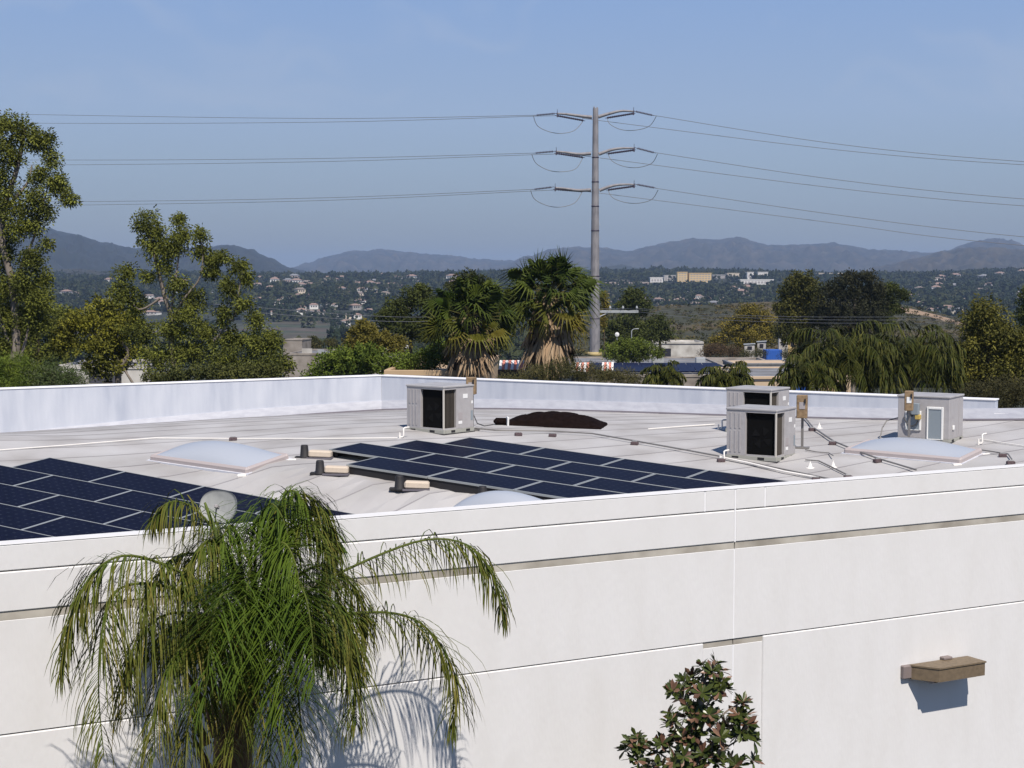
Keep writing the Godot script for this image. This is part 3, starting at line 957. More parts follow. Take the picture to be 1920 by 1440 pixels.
func build_skylight(label: String, px: Vector2, yaw: float, w: float, d: float, rise: float, covered := false) -> void:
	var u := thing("skylight", label, "skylight", on_roof(px.x, px.y), 0.0, "domed skylights in the roof")
	var bs := corner_basis(yaw)
	# lie along the roof
	var p := u.position
	var px1 := p + bs.x * w
	var pz1 := p + bs.z * d
	px1.y = roof_y(px1)
	pz1.y = roof_y(pz1)
	var ux := (px1 - p).normalized()
	var uz := (pz1 - p).normalized()
	u.basis = Basis(ux, uz.cross(ux).normalized(), uz).orthonormalized()
	if u.basis.y.y < 0: u.basis.y = -u.basis.y
	var st := begin()
	if not covered:
		slab(st, Vector3(-0.04, -0.15, -0.04), Vector3(w + 0.04, 0.012, d + 0.04), 0.0)
		part("flashing", done(st), M.flashing, u)
		st = begin()
		slab(st, Vector3(0, -0.1, 0), Vector3(w, 0.11, 0.09), 0.035)
		slab(st, Vector3(0, -0.1, d - 0.09), Vector3(w, 0.11, d), 0.035)
		slab(st, Vector3(0, -0.1, 0.05), Vector3(0.09, 0.11, d - 0.05), 0.035)
		slab(st, Vector3(w - 0.09, -0.1, 0.05), Vector3(w, 0.11, d - 0.05), 0.035)
		part("curb_frame", done(st), M.curb, u)
	st = SurfaceTool.new()
	st.begin(Mesh.PRIMITIVE_TRIANGLES)
	var nx := 36
	var nz := 20
	var n := FastNoiseLite.new()
	n.frequency = 1.6
	n.seed = 51
	for i in nx + 1:
		for j in nz + 1:
			var a := float(i) / nx * 2.0 - 1.0
			var b := float(j) / nz * 2.0 - 1.0
			var hh := rise * pow(maxf(0.0, 1.0 - a * a), 0.8) * pow(maxf(0.0, 1.0 - b * b), 0.7)
			var q := Vector3((a + 1.0) / 2.0 * (w - 0.1) + 0.05, 0.085 + hh, (b + 1.0) / 2.0 * (d - 0.1) + 0.05)
			if covered:
				var e := maxf(absf(a), absf(b))
				q = Vector3((a + 1.0) / 2.0 * w, 0.03 + hh, (b + 1.0) / 2.0 * d)
				q.y += 0.012 * sin(q.x * 17.0 + q.z * 8.0 + 2.0 * n.get_noise_2d(q.x, q.z)) * smoothstep(0.0, 0.4, 1.0 - e) * 1.6
				if e > 0.99: q.y = -0.02 + 0.03 * n.get_noise_2d(q.x * 3.0, q.z * 3.0)
			st.add_vertex(q)
	for i in nx:
		for j in nz:
			var a := i * (nz + 1) + j
			for k in [a, a + nz + 2, a + nz + 1, a, a + 1, a + nz + 2]: st.add_index(k)
	st.generate_normals()
	part("tarpaulin" if covered else "dome", st, M.tarp if covered else M.dome, u)
	if covered:
		st = begin()
		box(st, Transform3D(Basis(Vector3.UP, 0.3), Vector3(w + 0.02, 0.07, 0.12)), Vector3(0.34, 0.16, 0.22), 0.06)
		part("gathered_corner", done(st), M.tarp, u)
		st = begin()
		box(st, Transform3D(Basis(Vector3.UP, 0.3), Vector3(w - 0.13, 0.09, 0.06)), Vector3(0.04, 0.2, 0.24), 0.012)
		part("strap", done(st), M.label, u)
	else:
		for k in [Vector3(0.05, -0.01, -0.08), Vector3(-0.08, -0.01, d - 0.04)]:
			st = begin()
			box(st, Transform3D(Basis(Vector3.UP, 0.7), k), Vector3(0.16, 0.05, 0.1), 0.012)
			part("flashing_patch", done(st), M.pipe, u)

var panel_mesh: Mesh
var frame_mesh: Mesh
func build_array(label: String, o: Vector3, u: Vector3, v: Vector3, rows: Array) -> void:
	var un := u.normalized()
	var vn := (v - un * v.dot(un)).normalized()
	var a := thing("solar_array", label, "solar panels", o, 0.0, "solar arrays on the roof")
	a.basis = Basis(un, vn.cross(un), vn)
	if a.basis.y.y < 0.0: a.basis.y = -a.basis.y
	var lu := u.length()
	var lv := v.length()
	if panel_mesh == null:
		var st := begin()
		slab(st, Vector3(0.008, -0.04, 0.008), Vector3(lu - 0.01, 0.0, 0.018), 0.003)
		slab(st, Vector3(0.008, -0.04, lv - 0.02), Vector3(lu - 0.01, 0.0, lv - 0.01), 0.003)
		slab(st, Vector3(0.008, -0.04, 0.026), Vector3(0.03, 0.0, lv - 0.028), 0.003)
		slab(st, Vector3(lu - 0.032, -0.04, 0.026), Vector3(lu - 0.01, 0.0, lv - 0.028), 0.003)
		slab(st, Vector3(0.03, -0.039, 0.026), Vector3(lu - 0.032, -0.034, lv - 0.028))
		frame_mesh = done(st).commit()
		st = begin()
		for c in [[0, 0], [1, 0], [1, 1], [0, 0], [1, 1], [0, 1]]:
			st.set_uv(Vector2(c[0], c[1]))
			st.set_normal(Vector3.UP)
			st.add_vertex(Vector3(lerpf(0.02, lu - 0.022, c[0]), -0.006, lerpf(0.014, lv - 0.016, c[1])))
		panel_mesh = st.commit()
	for j in rows.size():
		for i in range(rows[j][1], rows[j][2]):
			var holder := Node3D.new()
			holder.name = "solar_panel"
			a.add_child(holder, true)
			holder.position = Vector3((i + rows[j][0]) * lu, 0, j * lv)
			part("cell_face", panel_mesh, M.cells, holder)
			part("frame", frame_mesh, M.cell_frame, holder)
		# the feet that carry this row
		var st := begin()
		for i in range(rows[j][1], rows[j][2] + 1):
			for e in [0.12, 0.85]:
				var p := a.transform * Vector3((i + rows[j][0]) * lu + 0.05, -0.05, (j + e) * lv)
				var g := roof_y(p)
				if p.y - g > 0.03: slab(st, Vector3(p.x - 0.05, g - 0.02, p.z - 0.05) - o, Vector3(p.x + 0.05, p.y + 0.02, p.z + 0.05) - o)
		var feet := part("support_feet", done(st), M.black, a, "stuff")
		feet.basis = a.basis.inverse()
		# dark wind deflector under the raised left edge
		st = begin()
		var i0: int = rows[j][1]
		var e0 := Vector3((i0 + rows[j][0]) * lu + 0.05, -0.045, j * lv + 0.02)
		slab(st, e0 + Vector3(0, -0.16, 0), e0 + Vector3(0.02, 0, lv - 0.04))
		if j == rows.size() - 1:
			slab(st, e0 + Vector3(0.02, -0.14, lv - 0.07), e0 + Vector3((rows[j][2] - i0) * lu - 0.1, 0.0, lv - 0.05))
		part("wind_deflector", done(st), M.black, a)

func build_arrays() -> void:
	build_array("right solar array of staggered rows of navy panels below the air conditioners", ARRAYS[0][0], ARRAYS[0][1], ARRAYS[0][2], [[0.0, 0, 5], [-0.35, 0, 5], [-0.71, 0, 5], [-0.06, 0, 4]])
	build_array("left solar array of staggered navy panels reaching the left edge, behind the feathery palm", ARRAYS[1][0], ARRAYS[1][1], ARRAYS[1][2], [[0.0, 0, 6], [0.55, -1, 4], [1.13, -2, 3], [1.69, -3, 2], [2.2, -3, 1]])
	# ballast blocks with their dark posts at the left ends of the rows
	var labels := ["beige ballast block with a black post, farthest left and uppermost of the row ends", "beige ballast block with a black post, second along the ends of the solar rows", "beige ballast block with a black post beside the front edge of the right array", "black post and block at the array edge just above the front skylight"]
	var spots := [[571, 858, 0], [600, 888, 0], [749, 917, 0], [905, 938, 1]]
	for k in 4:
		var t := thing("ballast_block", labels[k], "ballast block", on_roof(spots[k][0], spots[k][1]), -0.12 + 0.05 * k, "ballast blocks at the row ends")
		var st := begin()
		lathe(st, Vector3.ZERO, [Vector2(0.0, -0.02), Vector2(0.105, -0.02), Vector2(0.105, 0.02), Vector2(0.085, 0.03), Vector2(0.07, 0.21), Vector2(0.06, 0.235), Vector2(0.0, 0.24)], 10)
		slab(st, Vector3(-0.17, -0.02, -0.07), Vector3(-0.05, 0.025, 0.07), 0.006)
		part("post", done(st), M.black, t)
		st = begin()
		var l := 0.42 if k < 3 else 0.06
		box(st, Transform3D(Basis(Vector3.BACK, -0.035), Vector3(0.09 + l / 2.0, 0.075, 0.0)), Vector3(l, 0.125, 0.2), 0.025)
		part("block", done(st), M.ballast, t)
		st = begin()
		slab(st, Vector3(0.06, -0.02, -0.11), Vector3(0.1 + l, 0.012, 0.11), 0.0)
		part("pad", done(st), M.tar, t)

func roof_line(called: String, label: String, category: String, pts: Array, r: float, m: Material, lift := 0.04, group := "") -> void:
	var w := []
	for p in pts: w.append(on_roof(p[0], p[1]) + Vector3(0, lift + (p[2] if p.size() > 2 else 0.0), 0))
	var line := []
	for i in w.size() - 1:
		for k in 6: line.append((w[i] as Vector3).lerp(w[i + 1], k / 6.0))
	line.append(w[-1])
	for i in line.size():
		var g := roof_y(line[i]) + r
		if line[i].y < g: line[i].y = g
	var st := begin()
	tube(st, line, r, r, 6)
	tag(part(called, done(st), m), label, category, group)

func build_roof_details() -> void:
	build_skylight("pale domed skylight between the two solar arrays", Vector2(463, 889), 33.0, 2.42, 1.16, 0.24)
	build_skylight("pale domed skylight in front of the panelled air conditioner at the right", Vector2(1802, 870), 35.0, 2.35, 1.2, 0.21)
	build_skylight("pale domed skylight mostly hidden by the front parapet, below the right solar array", Vector2(1012, 986), 30.0, 2.0, 0.95, 0.35)
	build_skylight("low skylight wrapped in a dark brown tarpaulin", Vector2(1128, 806), 11.0, 2.2, 1.3, 0.25, true)
	# drain pipes and cables
	roof_line("drain_pipe", "thin white drain pipe from the left edge to the air conditioner by the corner", "pipe", [[-60, 851], [120, 838], [290, 824], [440, 825], [600, 825], [745, 824]], 0.011, M.pipe, 0.03)
	roof_line("drain_pipe", "white and tan pipe along the foot of the front air conditioner of the pair", "pipe", [[1352, 862], [1400, 872], [1470, 889], [1530, 900]], 0.022, M.pipe, 0.05)
	roof_line("drain_pipe", "thin white pipe running into the left side of the half hidden air conditioner", "pipe", [[1215, 807], [1280, 802], [1340, 798]], 0.013, M.pipe, 0.03)
	roof_line("drain_pipe", "thin white pipe leaving the panelled air conditioner towards the right edge", "pipe", [[1838, 826], [1880, 833], [1960, 845]], 0.014, M.pipe, 0.03)
	roof_line("conduit", "dark conduit crossing the roof below the tarpaulin to the air conditioner pair", "conduit", [[890, 808], [930, 812], [1030, 813], [1110, 818], [1190, 832], [1290, 850], [1370, 865], [1450, 882], [1560, 905]], 0.016, M.conduit, 0.06)
	roof_line("conduit", "long dark conduit from behind the front air conditioner, passing the right skylight's left corner", "conduit", [[1508, 786], [1524, 806], [1562, 832], [1604, 850], [1645, 865], [1718, 887]], 0.018, M.conduit, 0.06)
	roof_line("conduit", "thin grey conduit looping from the front air conditioner to the white flashing cone", "conduit", [[1510, 846], [1530, 850], [1554, 852], [1562, 862, 0.05]], 0.011, M.conduit, 0.03)
	roof_line("conduit", "dark conduit from the front air conditioner down to the front parapet", "conduit", [[1510, 866], [1535, 868], [1560, 880], [1592, 896]], 0.014, M.conduit, 0.04)
	roof_line("conduit", "grey pipe rising from the roof beside the panelled air conditioner", "conduit", [[1650, 824, 0.0], [1654, 822, 0.2], [1662, 821, 0.34], [1700, 818, 0.42]], 0.012, M.conduit, 0.02)
	roof_line("conduit", "dark conduit behind the right skylight ending at a block near the right edge", "conduit", [[1838, 848], [1890, 856], [1897, 866]], 0.014, M.conduit, 0.05)
	roof_line("cable", "loose dark cable lying between the corner air conditioner and the tarpaulin", "cable", [[888, 797, 0.2], [895, 800, 0.05], [908, 803, 0.03], [925, 803, 0.06]], 0.012, M.cable, 0.02)
	var blocks := [[437, 826, "above the left skylight"], [972, 817, "below the left end of the tarpaulin"], [1036, 819, "below the middle of the tarpaulin"], [1190, 834, "right of the tarpaulin"], [1352, 866, "at the left foot of the front air conditioner"], [1523, 808, "right of the stacked-looking air conditioners"], [1561, 834, "above the white flashing cone"], [1645, 867, "below the left corner of the right skylight"], [1895, 871, "beside the right corner of the right skylight"], [1880, 857, "touching the right skylight"], [1530, 902, "at the front parapet below the air conditioners"], [1590, 898, "at the front parapet right of the air conditioners"]]
	for k in blocks:
		var t := thing("pipe_block", "small dark pipe block " + k[2], "pipe support", on_roof(k[0], k[1]), rng.randf_range(-0.4, 0.4), "pipe blocks on the roof")
		var s := begin()
		box(s, Transform3D(Basis.IDENTITY, Vector3(0, 0.03, 0)), Vector3(0.15, 0.07, 0.11), 0.012)
		part("block", done(s), M.block, t)
		s = begin()
		slab(s, Vector3(-0.05, 0.064, -0.02), Vector3(0.05, 0.085, 0.02), 0.004)
		part("clamp", done(s), M.steel, t)
	for k in [[1562, 876, "between the front air conditioner and the right skylight"], [1519, 877, "at the right foot of the front air conditioner"], [1536, 803, "behind the front air conditioner"]]:
		var t := thing("flashing_cone", "white flashing cone on the roof " + k[2], "roof vent", on_roof(k[0], k[1]), 0.0, "white flashing cones")
		var s := begin()
		lathe(s, Vector3.ZERO, [Vector2(0.085, -0.02), Vector2(0.083, 0.006), Vector2(0.045, 0.012), Vector2(0.018, 0.09), Vector2(0.014, 0.1), Vector2(0.0, 0.1)], 12)
		part("cone", done(s), M.pipe, t)
		s = begin()
		tube(s, [Vector3(0, 0.08, 0), Vector3(0, 0.13, 0)], 0.009, 0.011, 8)
		part("pipe_stub", done(s), M.pipe, t)
	# white drain traps beside the units
	for k in [[757, 822, "left of the corner air conditioner"], [1354, 806, "left of the half hidden air conditioner"], [1358, 866, "left of the front air conditioner"], [1842, 834, "right of the panelled air conditioner"]]:
		var p := on_roof(k[0], k[1])
		var s := begin()
		tube(s, [p + Vector3(-0.08, 0.12, 0), p + Vector3(-0.08, 0.05, 0), p + Vector3(-0.06, 0.03, 0), p + Vector3(-0.02, 0.03, 0), p + Vector3(0.0, 0.06, 0), p + Vector3(0.0, 0.2, -0.02), p + Vector3(0.03, 0.215, -0.03), p + Vector3(0.1, 0.215, -0.1)], 0.017, 0.017, 8)
		tube(s, [p + Vector3(-0.08, -0.02, 0), p + Vector3(-0.08, 0.06, 0)], 0.021, 0.021, 8)
		tag(part("drain_trap", done(s), M.pipe), "white U shaped drain trap " + k[2], "pipe", "drain traps of the air conditioners")
	# dish
	var base := on_roof(410, 990)
	var t := thing("satellite_dish", "pale grey oval satellite dish rising behind the feathery palm", "satellite dish", base)
	var face_at := at(411, 953, -base.z - 0.1) - base
	var s := begin()
	tube(s, [Vector3(0, 0, 0), Vector3(0, face_at.y - 0.1, 0)], 0.025, 0.025, 8)
	slab(s, Vector3(-0.2, -0.02, -0.2), Vector3(0.2, 0.02, 0.2), 0.004)
	part("mast", done(s), M.steel, t)
	var rb := Basis(Vector3.UP, -0.25) * Basis(Vector3.RIGHT, -0.35)
	s = SurfaceTool.new()
	s.begin(Mesh.PRIMITIVE_TRIANGLES)
	for side in [0.0, -0.018]:
		for i in 9:
			for k in 33:
				var r := i / 8.0
				var a := TAU * k / 32.0
				var ca := cos(a)
				var sa := sin(a)
				var q := Vector3(signf(ca) * pow(absf(ca), 0.85) * 0.315 * r * (1.0 + 0.06 * sa), signf(sa) * pow(absf(sa), 0.85) * 0.285 * r, 0.06 * r * r + side)
				s.add_vertex(rb * q)
	for side in 2:
		for i in 8:
			for k in 32:
				var a := side * 297 + i * 33 + k
				for n in ([a, a + 33, a + 34, a, a + 34, a + 1] if side == 1 else [a, a + 34, a + 33, a, a + 1, a + 34]): s.add_index(n)
	for k in 32:
		var a := 8 * 33 + k
		for n in [a, a + 297, a + 298, a, a + 298, a + 1]: s.add_index(n)
	s.generate_normals()
	var refl := part("reflector", s, M.dish, t)
	refl.position = face_at
	s = begin()
	tube(s, curve([face_at + rb * Vector3(-0.02, -0.26, 0.02), face_at + rb * Vector3(0.06, -0.2, 0.22), face_at + rb * Vector3(0.12, -0.06, 0.36)], 8), 0.012, 0.012, 6)
	part("feed_arm", done(s), M.steel, t)
	s = begin()
	box(s, Transform3D(rb, face_at + rb * Vector3(0.13, -0.05, 0.37)), Vector3(0.06, 0.06, 0.1), 0.012)
	part("receiver", done(s), M.plate, t)

func build_wall_light() -> void:
	var a := on_wall(1704, 1246)
	var b := on_wall(1810.6, 1229)
	var t := thing("wall_light", "bronze box light jutting from the white wall at the lower right", "wall light", WALL_AT + wall_basis * Vector3(a.x, a.y, -0.05))
	t.basis = wall_basis
	var w := b.x - a.x
	var e := 0.38
	var st := begin()
	prism(st, [Vector2(0.0, 0.07), Vector2(0.0, 0.1), Vector2(w * 0.2, e), Vector2(w, e), Vector2(w, 0.07)], -0.17, 0.0)
	var body := part("housing", done(st), M.bronze, t)
	st = begin()
	prism(st, [Vector2(-0.01, 0.068), Vector2(-0.01, 0.1), Vector2(w * 0.195, e + 0.012), Vector2(w + 0.012, e + 0.012), Vector2(w + 0.012, 0.068)], -0.012, 0.006)
	part("lid", done(st), M.bronze, body)
	st = begin()
	slab(st, Vector3(0.12, -0.19, 0.12), Vector3(w - 0.08, -0.168, e - 0.05), 0.005)
	part("lens", done(st), M.window, body)
	st = begin()
	slab(st, Vector3(-0.12, -0.16, 0.0), Vector3(0.02, 0.0, 0.1), 0.01)
	slab(st, Vector3(0.0, -0.14, 0.0), Vector3(w, -0.03, 0.075), 0.006)
	part("mounting_arm", done(st), M.bronze_bracket, t)
	st = begin()
	slab(st, Vector3(w * 0.55, 0.006, 0.03), Vector3(w * 0.7, 0.04, 0.12), 0.008)
	part("photocell", done(st), M.bronze_bracket, t)

# ---------------------------------------------------------------- leaves
func round_leaf(st: SurfaceTool, p: Vector3, dir: Vector3, up: Vector3, l: float, w: float) -> void:   # broad towards a blunt tip
	var side := dir.cross(up)
	if side.length() < 0.1: side = dir.cross(Vector3(0.6, 0.2, 0.7))
	side = side.normalized() * w / 2.0
	var nrm := side.cross(dir).normalized()
	var k0 := p + dir * l * 0.35 - nrm * w * 0.1
	var k1 := p + dir * l * 0.72 - nrm * w * 0.16
	var tip := p + dir * l - nrm * l * 0.08
	for s in [-1.0, 1.0]:
		var a: Vector3 = k0 + side * s * 0.75 + nrm * w * 0.1
		var b: Vector3 = k1 + side * s + nrm * w * 0.12
		tri(st, p, a, k0)
		tri(st, a, b, k1)
		tri(st, a, k1, k0)
		tri(st, b, tip, k1)

func leaf_at(st: SurfaceTool, p: Vector3, dir: Vector3, up: Vector3, l: float, w: float) -> void:   # a folded pointed leaf of four faces
	var side := dir.cross(up)
	if side.length() < 0.1: side = dir.cross(Vector3(0.6, 0.2, 0.7))
	side = side.normalized() * w / 2.0
	var nrm := side.cross(dir).normalized()
	var mid := p + dir * l * 0.45
	var keel := mid - nrm * w * 0.16
	var tip := p + dir * l - nrm * l * 0.06
	tri(st, p, mid + side, keel)
	tri(st, p, keel, mid - side)
	tri(st, tip, keel, mid + side)
	tri(st, tip, mid - side, keel)

func sprig(kind: String) -> Mesh:                                 # a twig's worth of leaves about a metre across, to be scaled
	if sprigs.has(kind): return sprigs[kind]
	var st := SurfaceTool.new()
	st.begin(Mesh.PRIMITIVE_TRIANGLES)
	st.set_smooth_group(-1)
	var r := RandomNumberGenerator.new()
	r.seed = hash(kind)
	var n := 16
	var len := 0.42
	var wid := 0.17
	var sag := 0.1
	var reach := 0.5
	match kind:
		"droop": n = 18; len = 0.44; wid = 0.17; sag = 0.5
		"broad": n = 16; len = 0.4; wid = 0.24; sag = 0.15
		"needle": n = 20; len = 0.55; wid = 0.09; sag = 0.2
		"tuft": n = 16; len = 0.6; wid = 0.22; sag = -0.5; reach = 0.3
		"far_tree": n = 40; len = 0.42; wid = 0.34; sag = 0.0; reach = 0.42
	for i in n:
		var d := Vector3(r.randfn(), r.randfn(), r.randfn()).normalized()
		var p := d * reach * pow(r.randf(), 0.45)
		var dir := (d + Vector3(r.randfn(), r.randfn(), r.randfn()) * 0.5 + Vector3(0, -sag, 0)).normalized()
		var up := Vector3(r.randfn(), r.randfn(), r.randfn()).normalized()
		leaf_at(st, p, dir, up, len * r.randf_range(0.7, 1.2), wid * r.randf_range(0.8, 1.2))
	st.generate_normals()
	sprigs[kind] = st.commit()
	return sprigs[kind]

func scatter_mesh(m: Mesh, n: int) -> MultiMesh:
	var mm := MultiMesh.new()
	mm.transform_format = MultiMesh.TRANSFORM_3D
	mm.use_colors = true
	mm.mesh = m
	mm.instance_count = n
	return mm

func scatter_node(called: String, mm: MultiMesh, m: Material, parent: Node, kind := "") -> MultiMeshInstance3D:
	var o := MultiMeshInstance3D.new()
	o.multimesh = mm
	o.material_override = m
	o.name = called
	parent.add_child(o, true)
	if kind: o.set_meta("kind", kind)
	return o

func any_turn() -> Basis:
	return Basis(Vector3(rng.randfn(), rng.randfn(), rng.randfn()).normalized(), rng.randf() * TAU)

# a tree: clumps are [x, y, half width, half height] in the photograph; limbs are lists of [x, y]
func tree(called: String, label: String, category: String, far: float, clumps: Array, limbs: Array, kind: String, size: float, density: float, dark: Color, light: Color, bark: Material, thick := 0.2, group := "", at_seed := 1) -> Node3D:
	rng.seed = at_seed
	size *= 0.66
	var px := far / FOCAL
	var foot := Vector3.ZERO
	if limbs.size(): foot = at(limbs[0][0][0], limbs[0][0][1], far)
	else: foot = at(clumps[0][0], clumps[0][1], far)
	foot.y = land_y(foot)
	var t := thing(called, label, category, foot, 0.0, group)
	for k in limbs.size():
		var pts := []
		if k == 0: pts.append(Vector3(0, -0.3, 0))
		for q in limbs[k]: pts.append(at(q[0], q[1], far + (q[2] if q.size() > 2 else 0.0)) - foot)
		var st := begin()
		var r := thick if k == 0 else thick * 0.36
		tube(st, curve(pts, pts.size() * 4), r, r * 0.35, 7)
		part("trunk" if k == 0 else "limb", done(st), bark, t)
	var where := []
	var tints := []
	for c in clumps:
		var rx: float = c[2] * px
		var ry: float = (c[3] if c.size() > 3 else c[2]) * px
		var mid := at(c[0], c[1], far + rng.randf_range(-0.5, 0.5) * rx) - foot
		if kind == "droop":
			rx *= 0.98
			ry *= 0.96
		var n := int(density * 46.0 * rx * ry / (size * size)) + 12
		var warm := rng.randf()
		for i in n:
			var d := Vector3(rng.randfn(), rng.randfn(), rng.randfn()).normalized()
			var q := d * pow(rng.randf(), 0.48)
			var lump := 1.0 + 0.22 * sin(d.x * 5.0 + c[0]) * sin(d.y * 6.0 + c[1]) + 0.12 * sin(d.z * 9.0 + d.x * 7.0)
			where.append(mid + Vector3(q.x * rx, q.y * ry, q.z * rx) * lump)
			tints.append(dark.lerp(light, clampf(0.3 * warm + 0.8 * rng.randf() * rng.randf() * 1.3 + 0.05, 0.0, 1.0)))
	var mm := scatter_mesh(sprig(kind), where.size())
	for i in where.size():
		var s := size * 0.85 * rng.randf_range(0.7, 1.3)
		var b := any_turn() if kind != "droop" else Basis(Vector3.UP, rng.randf() * TAU) * Basis(Vector3.RIGHT, rng.randfn() * 0.35)
		mm.set_instance_transform(i, Transform3D(b.scaled(Vector3(s, s, s)), where[i]))
		mm.set_instance_color(i, tints[i])
	scatter_node("crown", mm, M.leaf, t, "stuff")
	return t

# ---------------------------------------------------------------- palms
func feather(line: Array, reach: float, count: int, width: float, sag: float, base: Color, tip: Color, r0: float, segs := 4) -> SurfaceTool:   # a feather frond along a line of points
	var st := SurfaceTool.new()
	st.begin(Mesh.PRIMITIVE_TRIANGLES)
	st.set_color(base.lerp(Color(0.13, 0.14, 0.04), 0.5))
	tube(st, line, r0, r0 * 0.2, 5)
	st.set_smooth_group(-1)
	var n := line.size() - 1
	for i in count:
		var u := lerpf(0.16, 0.995, (i + rng.randf() * 0.6) / count)
		var f := u * n
		var a := mini(int(f), n - 1)
		var p: Vector3 = (line[a] as Vector3).lerp(line[a + 1], f - a)
		var along: Vector3 = (line[a + 1] - line[a]).normalized()
		var flat := along.cross(Vector3.UP)
		if flat.length() < 0.15: flat = along.cross(Vector3(0.7, 0, 0.7))
		flat = flat.normalized()
		var up := flat.cross(along).normalized()
		for s in [-1.0, 1.0]:
			var l: float = reach * (0.45 + 0.75 * sin(PI * clampf(u * 0.85 + 0.1, 0.0, 1.0))) * rng.randf_range(0.6, 1.2)
			if u > 0.9: l *= lerpf(1.0, 0.6, (u - 0.9) * 10.0)
			var dir: Vector3 = (flat * s + along * rng.randf_range(0.35, 0.75) + up * rng.randf_range(-0.5, 0.75) + flat * rng.randfn() * 0.15).normalized()
			var q := p
			var wide: float = width * rng.randf_range(0.75, 1.2)
			var c := base.lerp(tip, clampf(rng.randf() * rng.randf() * 0.9, 0.0, 1.0))
			var across := dir.cross(Vector3.UP).normalized()
			if across.length() < 0.5: across = flat
			var pull: float = sag * rng.randf_range(0.45, 1.45)
			var pl := q - across * wide * 0.3
			var pr := q + across * wide * 0.3
			for k in segs:
				dir = (dir + Vector3(0, -pull / segs * (0.8 + 0.7 * k), 0)).normalized()
				q += dir * l / segs
				var ww := wide * (0.5 if k < segs - 1 else 0.04) * (1.0 - 0.12 * k)
				var nl := q - across * ww
				var nr := q + across * ww
				st.set_color(c.lerp(tip, 0.1 * k))
				tri(st, pl, nl, nr)
				tri(st, pl, nr, pr)
				pl = nl
				pr = nr
	st.generate_normals()
	return st

